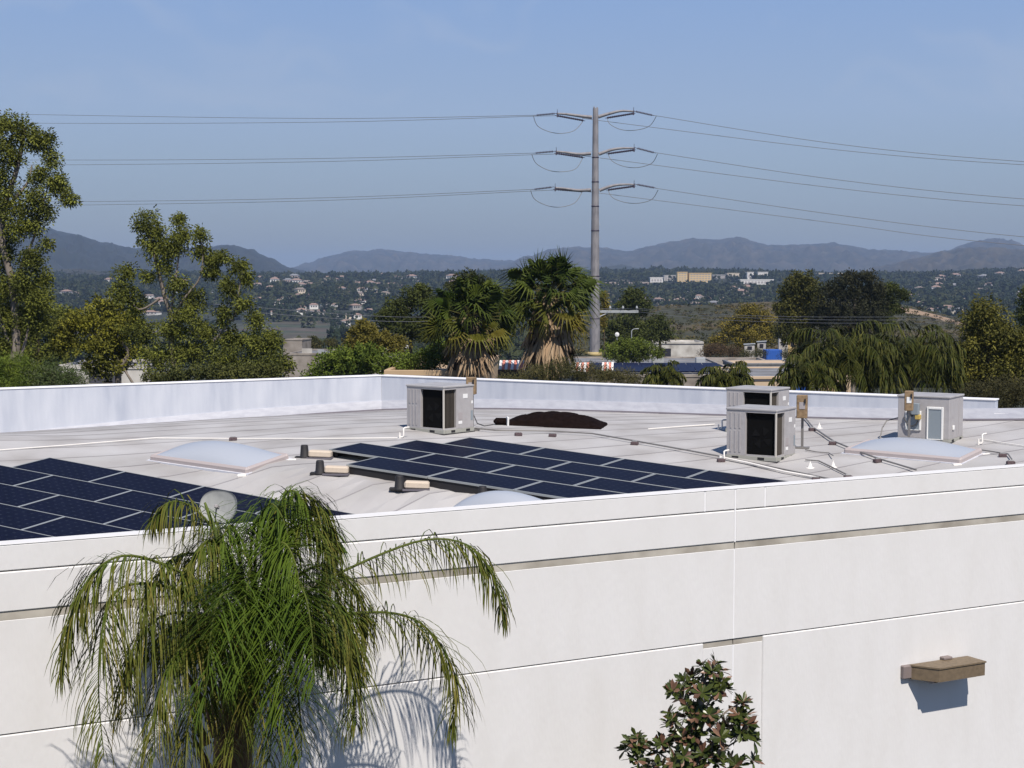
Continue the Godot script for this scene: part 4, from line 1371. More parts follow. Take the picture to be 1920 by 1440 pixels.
func build_front_palm() -> void:
	rng.seed = 101
	var heart := at(478, 1195, 13.9)
	var foot := Vector3(at(432, 1440, 13.9).x - 0.02, 0, heart.z)
	var t := thing("feather_palm", "feathery green palm with drooping fronds close in front of the white wall", "palm tree", foot)
	var st := begin()
	var pts := [Vector3(-0.05, -0.1, 0), Vector3(-0.03, 2.5, 0), at(436, 1440, 13.9) - foot, at(447, 1330, 13.9) - foot, heart - foot + Vector3(-0.06, -0.1, 0)]
	tube(st, curve(pts, 20), 0.2, 0.15, 12)
	var trunk := part("trunk", done(st), M.fibre, t)
	for k in 16:                                                   # stubs of old frond bases
		st = begin()
		var a := k * 2.4
		var h := 5.0 + k * 0.065
		var q := Vector3(-0.06 + cos(a) * 0.13, h, sin(a) * 0.13)
		tube(st, [q, q + Vector3(cos(a) * 0.07, 0.16, sin(a) * 0.07), q + Vector3(cos(a) * 0.16, 0.34, sin(a) * 0.16)], 0.045, 0.015, 6)
		part("frond_base", done(st), M.fibre, trunk)
	var green := Color(0.046, 0.078, 0.011)
	var fresh := Color(0.085, 0.125, 0.017)
	var dry := Color(0.18, 0.145, 0.035)
	# lines of [x, y, metres towards (+) or away (-) from the viewer], leaflet length, count, colours
	var fronds := [
		[[[500, 1180, 0], [585, 1105, -0.3], [690, 1050, -0.6], [800, 1012, -0.85], [880, 1024, -1.0], [925, 1085, -1.05], [945, 1165, -1.05]], 0.5, 88, green, dry],
		[[[505, 1200, 0.1], [590, 1165, -0.2], [690, 1148, -0.5], [775, 1160, -0.75], [830, 1215, -0.9], [858, 1290, -0.9], [850, 1370, -0.9]], 0.55, 88, green, dry],
		[[[486, 1180, 0.1], [500, 1060, 0.1], [520, 960, 0.15], [545, 920, 0.2], [572, 945, 0.25], [584, 1010, 0.3]], 0.42, 74, fresh, green],
		[[[484, 1180, 0.2], [478, 1060, 0.3], [488, 975, 0.4], [510, 945, 0.5], [535, 985, 0.6], [545, 1060, 0.65]], 0.44, 74, green, fresh],
		[[[480, 1180, 0.2], [455, 1080, 0.3], [445, 1010, 0.4], [432, 985, 0.5], [414, 1020, 0.6], [402, 1090, 0.65]], 0.44, 70, fresh, green],
		[[[488, 1180, 0.2], [520, 1070, 0.25], [555, 1000, 0.3], [588, 985, 0.35], [612, 1030, 0.35], [622, 1110, 0.35]], 0.44, 72, green, dry],
		[[[484, 1190, 0.3], [496, 1090, 0.5], [512, 1030, 0.65], [535, 1020, 0.8], [556, 1065, 0.9], [564, 1140, 0.95]], 0.48, 76, fresh, green],
		[[[480, 1180, 0], [400, 1110, 0.3], [310, 1060, 0.7], [230, 1042, 0.95], [170, 1080, 1.05], [135, 1160, 1.1], [112, 1270, 1.1]], 0.55, 88, green, dry],
		[[[470, 1190, 0.2], [380, 1130, 0.5], [290, 1095, 0.8], [215, 1110, 1.05], [190, 1190, 1.15], [185, 1300, 1.15], [195, 1420, 1.15]], 0.56, 88, green, dry],
		[[[478, 1170, -0.1], [440, 1060, -0.1], [395, 985, -0.1], [350, 945, 0.0], [310, 945, 0.1], [285, 985, 0.1]], 0.42, 66, green, dry],
		[[[490, 1165, 0], [505, 1050, 0], [528, 965, 0], [556, 928, 0], [592, 940, 0], [615, 985, 0], [628, 1040, 0]], 0.44, 74, green, dry],
		[[[488, 1170, 0.2], [500, 1060, 0.3], [520, 990, 0.4], [545, 985, 0.5], [560, 1030, 0.6], [566, 1100, 0.65]], 0.46, 70, fresh, green],
		[[[485, 1180, 0.2], [510, 1100, 0.45], [540, 1075, 0.7], [570, 1110, 0.95], [585, 1190, 1.1], [590, 1280, 1.15]], 0.54, 78, green, fresh],
		[[[480, 1190, 0.3], [490, 1120, 0.6], [505, 1110, 0.85], [520, 1160, 1.05], [528, 1250, 1.15], [530, 1340, 1.15]], 0.56, 78, fresh, green],
		[[[475, 1190, 0.3], [450, 1110, 0.6], [425, 1100, 0.85], [402, 1150, 1.05], [390, 1240, 1.15], [384, 1330, 1.15]], 0.56, 78, green, fresh],
		[[[482, 1185, 0.3], [475, 1090, 0.55], [470, 1070, 0.8], [462, 1110, 1.0], [455, 1190, 1.15], [452, 1280, 1.2]], 0.56, 78, green, fresh],
		[[[480, 1210, 0.2], [540, 1170, 0.3], [600, 1175, 0.35], [645, 1215, 0.35], [665, 1290, 0.3], [668, 1360, 0.3]], 0.54, 76, green, dry],
		[[[484, 1205, 0.2], [550, 1130, 0.35], [610, 1120, 0.4], [650, 1160, 0.4], [672, 1230, 0.35]], 0.52, 70, green, dry],
		[[[470, 1215, 0.2], [410, 1190, 0.5], [350, 1205, 0.8], [310, 1260, 0.95], [292, 1340, 1.0], [290, 1420, 1.0]], 0.56, 78, green, dry],
		[[[470, 1240, 0.3], [420, 1250, 0.55], [375, 1290, 0.8], [352, 1360, 0.9], [345, 1450, 0.9]], 0.54, 70, green, dry],
		[[[480, 1240, 0.3], [470, 1230, 0.6], [450, 1260, 0.85], [440, 1330, 0.95], [436, 1420, 1.0]], 0.54, 72, green, dry],
		[[[488, 1235, 0.3], [520, 1225, 0.6], [550, 1260, 0.8], [562, 1330, 0.9], [566, 1420, 0.9]], 0.54, 72, green, fresh],
		[[[486, 1235, 0.3], [500, 1215, 0.6], [515, 1250, 0.85], [512, 1330, 0.95], [505, 1430, 1.0]], 0.54, 72, green, dry],
		[[[478, 1180, -0.2], [430, 1090, -0.3], [370, 1040, -0.35], [320, 1050, -0.3], [285, 1100, -0.25], [270, 1180, -0.2]], 0.5, 72, green, dry],
		[[[490, 1180, -0.2], [550, 1090, -0.4], [605, 1060, -0.6], [650, 1085, -0.75], [680, 1140, -0.8], [690, 1210, -0.8]], 0.5, 74, green, dry],
		[[[484, 1165, -0.2], [470, 1060, -0.4], [445, 1000, -0.6], [415, 990, -0.75], [390, 1030, -0.85]], 0.46, 62, green, fresh],
		[[[482, 1165, -0.1], [520, 1040, -0.3], [560, 985, -0.45], [600, 985, -0.55], [640, 1030, -0.6]], 0.46, 64, green, fresh],
		[[[480, 1170, 0.1], [470, 1050, 0.15], [478, 985, 0.2], [500, 965, 0.25], [520, 1000, 0.3], [528, 1060, 0.35]], 0.44, 66, fresh, green],
		[[[478, 1172, 0.15], [440, 1070, 0.3], [410, 1020, 0.45], [380, 1020, 0.55], [355, 1070, 0.6], [345, 1140, 0.6]], 0.46, 68, green, dry],
		[[[472, 1205, 0.0], [395, 1160, 0.3], [320, 1150, 0.6], [262, 1190, 0.8], [240, 1260, 0.85], [235, 1340, 0.85]], 0.54, 76, green, dry]]
	for f in fronds:
		var line := []
		for q in f[0]: line.append(at(q[0], q[1], 13.9 - q[2]) - foot)
		part("frond", feather(curve(line, 26), f[1], int(f[2] * 1.35), 0.0115, 1.5 if f[4] == dry else 0.85, f[3], f[4], 0.018), M.leaf, t)
	for k in 14:                                                   # shorter fronds that fill the heart of the crown
		var a := k * 2.39996
		var out := Vector3(cos(a), 0, sin(a) * 0.8)
		var lift := rng.randf_range(0.55, 1.35)
		var dir := (out * cos(lift) + Vector3.UP * sin(lift)).normalized()
		var p := heart - foot + Vector3(0.0, -0.05, 0.1)
		var line := [p]
		var l := rng.randf_range(0.8, 1.2)
		for i in 7:
			dir = (dir + Vector3(0, -0.17 - 0.05 * i, 0)).normalized()
			p += dir * l / 7.0
			line.append(p)
		part("frond", feather(curve(line, 16), 0.46, 84, 0.0115, 1.05, green.lerp(fresh, rng.randf()), fresh if k % 3 else dry, 0.016), M.leaf, t)
	st = SurfaceTool.new()                                         # the unopened spear and a pale frond sheath
	st.begin(Mesh.PRIMITIVE_TRIANGLES)
	st.set_color(Color(0.14, 0.18, 0.05))
	tube(st, curve([at(455, 1110, 13.9) - foot, at(420, 1040, 13.85) - foot, at(394, 970, 13.8) - foot, at(384, 942, 13.8) - foot], 10), 0.032, 0.01, 8)
	st.generate_normals()
	part("spear_leaf", st, M.leaf, t)

func free_palm(called: String, label: String, px: Vector2, far: float, spread: float, n: int, at_seed: int, group: String, count := 40, width := 0.042, colors := [Color(0.026, 0.036, 0.009), Color(0.115, 0.11, 0.026)]) -> void:
	rng.seed = at_seed
	var heart := at(px.x, px.y, far)
	var foot := Vector3(heart.x, 0, heart.z)
	foot.y = land_y(foot)
	var t := thing(called, label, "palm tree", foot, 0.0, group)
	var st := begin()
	tube(st, [Vector3(0, -0.2, 0), heart - foot], spread * 0.075, spread * 0.055, 8)
	part("trunk", done(st), M.bark_dark, t)
	for k in n:
		var a := k * 2.39996 + rng.randfn() * 0.15
		var lift := lerpf(1.45, 0.35, pow((k + 0.5) / n, 0.8))
		var out := Vector3(cos(a), 0, sin(a))
		var l := spread * rng.randf_range(0.85, 1.15)
		var line := [heart - foot]
		var dir := (out * cos(lift) + Vector3.UP * sin(lift)).normalized()
		var p: Vector3 = line[0]
		for i in 7:
			dir = (dir + Vector3(0, -0.14 - 0.075 * i, 0)).normalized()
			p += dir * l / 7.0
			line.append(p)
		part("frond", feather(curve(line, 14), spread * 0.29, count, width, 1.7, colors[0], colors[1], spread * 0.008, 3), M.leaf, t)

func fan_blade(st: SurfaceTool, where: Vector3, out: Vector3, up: Vector3, r: float, c: Color, edge: Color, ribs := 22, spread := 2.5, fold := 0.06) -> void:
	var side := out.cross(up).normalized()
	var nrm := side.cross(out).normalized()
	var prev := []
	for i in ribs + 1:
		var a := (float(i) / ribs - 0.5) * spread * 2.0
		var dir := out * cos(a) + side * sin(a)
		var l := r * (0.72 + 0.28 * cos(a * 0.8))
		var lift := nrm * (fold * r if i % 2 else -fold * r)
		var m := where + dir * l * 0.48 + lift - nrm * r * 0.05
		var tip := where + dir * l - nrm * r * (0.18 + 0.2 * rng.randf()) + Vector3(0, -(0.08 + 0.22 * rng.randf()) * r, 0)
		if i:
			st.set_color(c)
			tri(st, where, prev[0], m)
		if i % 2 and i < ribs:
			st.set_color(edge)
			var w := side.cross(nrm)
			tri(st, m, tip, m + (where + (out * cos(a + spread * 2.0 / ribs) + side * sin(a + spread * 2.0 / ribs)) * l * 0.48 - m) * 0.9)
		prev = [m]

func fan_palm(label: String, px: Vector2, far: float, r: float, skirt_low: float, at_seed: int) -> void:
	rng.seed = at_seed
	var heart := at(px.x, px.y, far)
	var foot := Vector3(heart.x, 0, heart.z)
	foot.y = land_y(foot)
	var t := thing("fan_palm", label, "palm tree", foot, 0.0, "fan palms by the pole")
	var st := begin()
	var h := heart.y - foot.y
	tube(st, curve([Vector3(0.05, -0.2, 0), Vector3(0.1, h * 0.5, 0), Vector3(0, h, 0)], 10), r * 0.17, r * 0.13, 9)
	part("trunk", done(st), M.bark_dark, t)
	for k in 84:
		var a := k * 2.39996
		var lift := lerpf(1.45, -0.42, pow((k + 0.5) / 84.0, 0.8)) + rng.randfn() * 0.16
		var dir := (Vector3(cos(a) * cos(lift), sin(lift), sin(a) * cos(lift))).normalized()
		var l := r * rng.randf_range(0.4, 0.75)
		var p0 := Vector3(0, h, 0)
		var p1 := p0 + dir * l + Vector3(0, -0.04 * r, 0)
		st = SurfaceTool.new()
		st.begin(Mesh.PRIMITIVE_TRIANGLES)
		var old := clampf((0.1 - lift) * 1.2 + rng.randfn() * 0.15, 0.0, 1.0)
		var c := Color(0.03, 0.05, 0.01).lerp(Color(0.1, 0.125, 0.022), rng.randf() * rng.randf()).lerp(Color(0.2, 0.16, 0.03), old * 0.85)
		st.set_color(Color(0.12, 0.11, 0.04))
		tube(st, [p0, p0.lerp(p1, 0.5) + Vector3(0, 0.03 * r, 0), p1], 0.03, 0.015, 4)
		st.set_smooth_group(-1)
		var up := (Vector3.UP - dir * dir.y + Vector3(rng.randfn(), rng.randfn(), rng.randfn()) * 0.75).normalized()
		if lift > 1.2: up = Vector3(rng.randfn(), 0.2, rng.randfn()).normalized()
		fan_blade(st, p1, (dir + Vector3(0, -0.25, 0)).normalized(), up, r * rng.randf_range(0.36, 0.6), c, c.lerp(Color(0.1, 0.11, 0.03), 0.18), 22, 1.5)
		st.generate_normals()
		part("frond", st, M.leaf, t)
	var low := (px.y - skirt_low) * far / FOCAL                    # negative: the skirt of dead fronds hangs to here
	for k in 84:
		var a := rng.randf() * TAU
		var top := rng.randf_range(-0.3, 0.15) * r
		var out := Vector3(cos(a), 0, sin(a))
		var drop := low * rng.randf_range(0.4, 1.05)
		var flare := r * rng.randf_range(0.28, 0.62)
		var p0 := Vector3(0, h + top, 0) + out * r * 0.12
		var p1 := Vector3(0, h + drop * 0.55, 0) + out * flare * 0.7
		var p2 := Vector3(0, h + drop, 0) + out * flare
		st = SurfaceTool.new()
		st.begin(Mesh.PRIMITIVE_TRIANGLES)
		var c := Color(0.33, 0.23, 0.14).lerp(Color(0.15, 0.095, 0.058), rng.randf())
		st.set_color(c.lerp(Color(0.38, 0.3, 0.2), 0.5))
		tube(st, curve([p0, p0.lerp(p1, 0.6) + out * 0.1 * r, p1], 5), 0.03, 0.018, 4)
		st.set_smooth_group(-1)
		var side := out.cross(Vector3.UP)
		for i in 7:                                                # shrivelled strips of the folded blade
			var s := (i - 3.0) / 3.0
			var q := p1 + side * s * r * 0.05
			var e := p2 + side * (s * r * 0.2 + rng.randfn() * 0.03 * r) + Vector3(0, rng.randf() * 0.12 * r, 0) + out * rng.randfn() * 0.05 * r
			st.set_color(c.lerp(Color(0.42, 0.33, 0.22), rng.randf() * 0.5))
			quad(st, q - side * 0.02 * r, q.lerp(e, 0.5) - side * 0.035 * r, e, q.lerp(e, 0.5) + side * 0.035 * r)
		st.generate_normals()
		part("dead_frond", st, M.thatch, t)

func build_magnolia() -> void:
	rng.seed = 131
	var far := 16.0
	var foot := at(1300, 1440, far)
	foot.y = 0.0
	var t := thing("magnolia_tree", "young leafy tree with glossy dark green and rusty leaves against the lower wall", "tree", foot)
	var st := begin()
	tube(st, curve([Vector3(0, -0.1, 0), Vector3(0.02, 2.5, 0), at(1302, 1440, far) - foot, at(1308, 1370, far) - foot, at(1315, 1300, far) - foot, at(1318, 1262, far) - foot], 18), 0.06, 0.012, 7)
	part("trunk", done(st), M.bark_pale, t)
	var meshes := []
	for v in 6:
		st = SurfaceTool.new()
		st.begin(Mesh.PRIMITIVE_TRIANGLES)
		st.set_smooth_group(-1)
		for i in 13:
			var a := i * 2.4 + rng.randfn() * 0.2
			var lift := rng.randf_range(-0.3, 1.1)
			var d := Vector3(cos(a) * cos(lift), sin(lift), sin(a) * cos(lift))
			var c := Color(0.024, 0.036, 0.01).lerp(Color(0.075, 0.095, 0.022), rng.randf())
			if rng.randf() < 0.27: c = Color(0.09, 0.045, 0.03).lerp(Color(0.22, 0.13, 0.085), rng.randf())
			st.set_color(c)
			round_leaf(st, Vector3.ZERO, d, Vector3.UP, rng.randf_range(0.085, 0.145), rng.randf_range(0.036, 0.052))
		st.generate_normals()
		meshes.append(st.commit())
	var clumps := [[1330, 1262, 26, 20], [1312, 1285, 34, 18], [1355, 1285, 24, 18], [1300, 1312, 26, 22], [1340, 1318, 36, 26], [1262, 1300, 10, 8], [1390, 1318, 10, 8], [1262, 1345, 10, 18], [1320, 1350, 40, 26], [1390, 1355, 30, 30], [1290, 1382, 40, 22], [1350, 1385, 44, 24], [1402, 1380, 20, 20], [1200, 1395, 24, 16], [1182, 1420, 28, 26], [1240, 1402, 22, 20], [1270, 1425, 44, 30], [1330, 1425, 50, 26], [1392, 1432, 26, 14], [1225, 1450, 50, 30], [1310, 1470, 80, 30], [1400, 1470, 40, 30]]
	for c in clumps:
		var n := int(c[2] * c[3] / 135.0) + 3
		var mid := at(c[0], c[1], far) - foot
		st = begin()
		var root := at(lerpf(1306, c[0], 0.15), c[1] + 60.0, far) - foot
		tube(st, curve([root, root.lerp(mid, 0.6) + Vector3(0, 0.04, 0), mid], 6), 0.014, 0.006, 5)
		part("branch", done(st), M.bark_pale, t)
		for i in n:
			var d := Vector3(rng.randfn(), rng.randfn(), rng.randfn()).normalized() * pow(rng.randf(), 0.4)
			var o := part("leaf_cluster", meshes[rng.randi() % 6], M.magnolia, t)
			var p := mid + Vector3(d.x * c[2], d.y * c[3], d.z * c[2]) * far / FOCAL
			var tilt := Vector3(d.x, 0.7, d.z + 0.2).normalized()
			var ax := Vector3.UP.cross(tilt)
			var b := Basis(Vector3.UP, rng.randf() * TAU)
			if ax.length() > 0.01: b = Basis(ax.normalized(), Vector3.UP.angle_to(tilt)) * b
			var s := rng.randf_range(0.8, 1.15)
			o.transform = Transform3D(b.scaled(Vector3(s, s, s)), p)

func build_trees() -> void:
	var olive := Color(0.034, 0.042, 0.012)
	var olive2 := Color(0.185, 0.2, 0.034)
	var deep := Color(0.026, 0.034, 0.012)
	var deep2 := Color(0.09, 0.105, 0.024)
	var green := Color(0.045, 0.075, 0.014)
	var green2 := Color(0.16, 0.205, 0.03)
	var gold := Color(0.09, 0.08, 0.016)
	var gold2 := Color(0.27, 0.21, 0.035)
	tree("eucalyptus_tree", "tall eucalyptus at the left edge with a bare pale trunk and open crown", "tree", 62.0,
		[[20, 235, 50, 24], [-20, 260, 55, 40], [60, 262, 36, 22], [85, 265, 25, 22], [95, 300, 18, 30], [20, 290, 30, 26], [-10, 330, 44, 40], [104, 345, 12, 18], [72, 330, 24, 26], [65, 370, 26, 22], [112, 345, 18, 22], [122, 370, 14, 18], [136, 374, 10, 10], [10, 380, 30, 40], [-20, 420, 40, 50], [42, 395, 22, 20], [80, 400, 26, 26], [60, 425, 22, 18], [30, 430, 28, 26], [10, 470, 24, 40], [88, 458, 13, 9], [60, 490, 30, 30], [85, 520, 18, 22], [45, 530, 40, 30], [-10, 540, 40, 60], [70, 560, 34, 26], [15, 590, 40, 40], [60, 600, 40, 26], [0, 650, 40, 40]],
		[[[22, 720], [30, 650], [28, 580], [20, 520], [4, 450], [10, 380], [28, 330], [40, 280], [45, 240]], [[24, 560], [40, 500], [62, 450], [75, 405], [95, 330]], [[36, 680], [50, 630], [55, 600]], [[28, 660], [8, 620], [-10, 560]], [[16, 385], [50, 345], [60, 310]]],
		"droop", 0.5, 0.5, olive, olive2, M.bark_pale, 0.2, "", 201)
	tree("eucalyptus_tree", "open many headed eucalyptus in front of the left hills, leaning bare limbs at its foot", "tree", 58.0,
		[[272, 415, 26, 26], [290, 440, 22, 20], [278, 460, 20, 24], [310, 470, 26, 20], [337, 412, 13, 17], [340, 440, 24, 18], [375, 440, 20, 16], [330, 460, 26, 22], [310, 500, 16, 20], [376, 470, 18, 16], [400, 490, 22, 18], [416, 480, 16, 12], [448, 500, 20, 18], [462, 522, 14, 20], [430, 540, 22, 28], [395, 510, 22, 14], [235, 510, 24, 14], [228, 545, 26, 26], [252, 570, 24, 24], [280, 520, 16, 12], [335, 535, 24, 22], [365, 560, 24, 20], [350, 590, 34, 24], [420, 590, 20, 20], [455, 570, 20, 18], [480, 600, 18, 18], [320, 620, 34, 22], [380, 620, 38, 22], [430, 635, 36, 24], [260, 620, 34, 26], [480, 640, 34, 26], [510, 640, 22, 26], [350, 660, 44, 26], [420, 675, 50, 30], [490, 680, 50, 28], [300, 670, 40, 30], [535, 685, 18, 22]],
		[[[330, 725], [322, 660], [322, 600], [310, 560], [300, 520], [285, 460], [275, 425]], [[322, 600], [345, 560], [375, 520], [380, 470], [372, 445]], [[312, 715], [285, 670], [272, 648]], [[320, 590], [330, 520], [338, 450], [337, 415]], [[400, 640], [440, 590], [448, 545], [455, 510]], [[300, 560], [260, 580], [236, 540]]],
		"droop", 0.46, 0.5, olive, olive2, M.bark_pale, 0.13, "", 202)
	tree("eucalyptus_tree", "dense yellow green tree left of the many headed eucalyptus", "tree", 64.0,
		[[200, 580, 34, 28], [170, 600, 36, 30], [215, 620, 34, 36], [140, 610, 30, 24], [180, 650, 40, 30], [230, 660, 36, 36], [190, 690, 40, 26], [120, 640, 30, 30], [245, 600, 20, 20]],
		[[[222, 730], [225, 690], [240, 660], [205, 620]], [[250, 720], [225, 680], [212, 655]]], "broad", 0.5, 0.55, olive, Color(0.24, 0.23, 0.03), M.bark_pale, 0.16, "", 203)
	tree("tree", "dull green tree behind the tall eucalyptus, under the dark hill", "tree", 90.0,
		[[60, 560, 34, 30], [90, 600, 40, 36], [50, 620, 40, 40], [110, 650, 40, 30], [70, 670, 46, 30], [128, 600, 24, 26], [20, 670, 40, 40]], [[[70, 730], [70, 640], [65, 590]]], "broad", 0.6, 0.5, deep, olive2, M.bark_dark, 0.2, "", 204)
	for k in [[20, 690, "bright green bush behind the far left parapet, lowest at the left edge", 205, 62], [95, 705, "grey green bush along the far left parapet in front of the white shed", 206, -1]]:
		tree("bush", k[2], "bush", 47.5, [[k[0], k[1], 48, 30], [k[0] - 40, k[1] + 6, 40, 26], [k[0] + 36, k[1] + 8, 36, 22], [k[0], k[1] + 30, 70, 26]], [], "needle", 0.42, 0.6, green, green2 if k[4] > 0 else Color(0.12, 0.13, 0.07), M.bark_dark, 0.1, "", k[3])
	tree("bush", "dark undergrowth at the foot of the many headed eucalyptus, along the parapet", "bush", 54.0, [[330, 705, 40, 18], [390, 700, 46, 20], [450, 702, 46, 20], [505, 700, 36, 20], [290, 710, 30, 14]], [], "broad", 0.42, 0.5, deep, Color(0.12, 0.125, 0.035), M.bark_dark, 0.1, "", 207)
	# middle: bushes and dark trees behind the back parapet
	tree("bush", "broad bright green bush behind the corner of the roof, left of the fan palms", "bush", 75.0,
		[[610, 690, 34, 30], [645, 672, 36, 28], [690, 668, 36, 26], [660, 695, 50, 26], [720, 682, 36, 24], [760, 680, 34, 22], [800, 672, 34, 26], [600, 710, 40, 22], [780, 700, 44, 20], [830, 665, 30, 26]], [], "broad", 0.5, 0.55, green, green2, M.bark_dark, 0.1, "", 211)
	tree("tree", "yellow green tree between the bright bush and the dark trees", "tree", 95.0,
		[[682, 615, 20, 18], [700, 632, 28, 22], [670, 640, 26, 22], [720, 645, 28, 22], [745, 650, 24, 20], [690, 655, 36, 16]], [[[690, 700], [692, 640]]], "broad", 0.6, 0.55, gold, Color(0.2, 0.17, 0.035), M.bark_dark, 0.15, "", 212)
	tree("tree", "dark round tree left of the fan palms with wires crossing it", "tree", 120.0,
		[[745, 580, 32, 22], [780, 560, 34, 22], [725, 600, 22, 20], [815, 580, 30, 30], [760, 610, 44, 26], [800, 620, 40, 30], [790, 548, 20, 14], [835, 610, 30, 30]], [[[770, 690], [770, 600]]], "broad", 0.8, 0.6, deep, deep2, M.bark_dark, 0.25, "", 213)
	tree("tree", "dark dome topped tree standing behind the left fan palm", "tree", 115.0,
		[[880, 525, 26, 22], [860, 545, 30, 24], [905, 545, 28, 24], [840, 570, 30, 24], [925, 575, 26, 26], [880, 580, 46, 30], [940, 610, 30, 30], [900, 630, 50, 36]], [[[885, 700], [882, 560]]], "broad", 0.8, 0.6, deep, Color(0.065, 0.07, 0.022), M.bark_dark, 0.25, "", 214)
	tree("bush", "scrubby brown green bushes under the pole, along the back parapet", "bush", 62.0,
		[[1010, 700, 40, 20], [1060, 692, 40, 22], [1110, 700, 44, 20], [1150, 705, 36, 16], [960, 712, 36, 12], [1190, 712, 36, 14]], [], "needle", 0.4, 0.55, Color(0.045, 0.05, 0.018), Color(0.14, 0.12, 0.05), M.bark_dark, 0.1, "", 215)
	tree("bush", "green bush right of the pole, in front of the white flat roofed shed", "bush", 120.0,
		[[1180, 650, 34, 18], [1205, 655, 30, 16], [1150, 660, 26, 14], [1235, 662, 16, 10], [1180, 668, 50, 12]], [], "broad", 0.6, 0.6, deep, green2, M.bark_dark, 0.1, "", 216)
	tree("tree", "round topped dark tree right of the pole, above the crossarm", "tree", 190.0,
		[[1190, 555, 26, 16], [1175, 570, 22, 14], [1205, 575, 22, 14], [1188, 582, 34, 12]], [[[1190, 660], [1190, 570]]], "broad", 1.1, 0.7, deep, deep2, M.bark_dark, 0.3, "", 217)
	tree("tree", "pair of broad dark trees right of the pole, below the crossarm", "tree", 180.0,
		[[1150, 615, 22, 20], [1175, 610, 26, 20], [1200, 618, 22, 20], [1165, 632, 36, 14]], [[[1170, 670], [1170, 610]]], "broad", 1.0, 0.7, deep, deep2, M.bark_dark, 0.3, "", 218)
	tree("tree", "low round dark tree left of the hillside brush", "tree", 178.0,
		[[1235, 610, 24, 20], [1245, 625, 22, 18], [1220, 630, 22, 16]], [[[1238, 670], [1236, 615]]], "broad", 1.0, 0.7, deep, deep2, M.bark_dark, 0.3, "", 219)
	tree("tree", "thin yellow green tree just right of the pole", "tree", 170.0, [[1132, 560, 8, 14], [1136, 580, 8, 12], [1130, 600, 8, 20]], [[[1133, 680], [1133, 570]]], "broad", 0.8, 0.6, gold, gold2, M.bark_dark, 0.12, "", 220)
	tree("tree", "golden green round tree on the hillside foot", "tree", 200.0,
		[[1410, 585, 26, 16], [1390, 600, 30, 16], [1430, 602, 24, 18], [1375, 620, 26, 18], [1410, 628, 34, 18], [1350, 640, 20, 14], [1400, 645, 30, 12], [1440, 625, 14, 20]], [[[1402, 690], [1402, 600]]], "broad", 0.9, 0.6, gold, gold2, M.bark_dark, 0.25, "", 221)
	tree("bush", "reddish brown scrub right of the white shed", "bush", 190.0, [[1345, 655, 24, 14], [1330, 660, 18, 12], [1375, 660, 20, 12]], [], "needle", 0.9, 0.6, Color(0.06, 0.045, 0.025), Color(0.13, 0.085, 0.05), M.bark_dark, 0.1, "", 222)
	tree("tree", "big dense tree with a yellow green top, right of the golden round tree", "tree", 150.0,
		[[1500, 530, 30, 22], [1485, 550, 30, 26], [1520, 550, 28, 26], [1475, 580, 26, 26], [1505, 585, 40, 30], [1480, 615, 34, 24], [1530, 590, 30, 34], [1500, 635, 40, 24]], [[[1500, 700], [1500, 570]]], "broad", 0.85, 0.62, deep, Color(0.14, 0.13, 0.03), M.bark_dark, 0.35, "", 223)
	tree("tree", "big dark crowned tree in the middle of the group on the right", "tree", 145.0,
		[[1590, 525, 26, 16], [1625, 522, 22, 16], [1565, 545, 30, 22], [1605, 550, 34, 22], [1640, 545, 24, 20], [1560, 585, 40, 30], [1610, 590, 44, 32], [1590, 630, 60, 26], [1640, 585, 26, 30]], [[[1600, 700], [1602, 590], [1603, 560]], [[1602, 590], [1580, 550]]], "broad", 0.85, 0.55, Color(0.022, 0.026, 0.014), Color(0.055, 0.055, 0.028), M.bark_pale, 0.3, "", 224)
	tree("tree", "spreading dark tree at the right of the group, reaching over the bare track", "tree", 148.0,
		[[1670, 545, 24, 14], [1695, 555, 14, 12], [1660, 570, 28, 20], [1680, 580, 20, 10], [1650, 600, 30, 26]], [[[1655, 690], [1660, 600], [1675, 555]]], "broad", 0.8, 0.6, deep, deep2, M.bark_dark, 0.25, "", 225)
	tree("tree", "yellowish loose leaved tree right of the feather palms", "tree", 66.0,
		[[1850, 580, 30, 24], [1830, 610, 36, 28], [1875, 615, 34, 28], [1850, 640, 54, 34], [1815, 660, 34, 34], [1890, 665, 34, 36], [1850, 690, 60, 34], [1800, 700, 30, 30], [1850, 730, 70, 30], [1900, 720, 40, 36], [1925, 690, 34, 40], [1915, 640, 24, 30], [1940, 730, 40, 40]], [[[1850, 780], [1850, 680], [1850, 600]]], "droop", 0.58, 0.6, Color(0.045, 0.05, 0.014), Color(0.17, 0.155, 0.03), M.bark_dark, 0.2, "", 226)
	tree("bush", "dim olive bush at the right end of the back parapet", "bush", 52.0, [[1860, 735, 40, 26], [1900, 730, 34, 30], [1820, 740, 30, 18], [1870, 760, 50, 20], [1940, 740, 40, 30]], [], "needle", 0.4, 0.55, Color(0.035, 0.036, 0.016), Color(0.09, 0.08, 0.035), M.bark_dark, 0.1, "", 227)
	tree("tree", "dark tree cut off by the right edge", "tree", 110.0, [[1930, 560, 26, 24], [1925, 590, 22, 22], [1950, 600, 40, 40], [1935, 640, 34, 34]], [[[1950, 760], [1950, 600]]], "broad", 0.7, 0.6, deep, deep2, M.bark_dark, 0.25, "", 228)
	for k in [[585, 640, 229, "small ochre tree beyond the concrete block, left"], [620, 645, 230, "small green tree beyond the concrete block, right"]]:
		tree("tree", k[3], "tree", 260.0, [[k[0], k[1], 14, 10], [k[0] + 8, k[1] + 8, 14, 8]], [[[k[0], k[1] + 30], [k[0], k[1]]]], "broad", 1.1, 0.6, olive, Color(0.12, 0.1, 0.03), M.bark_dark, 0.15, "", k[2])
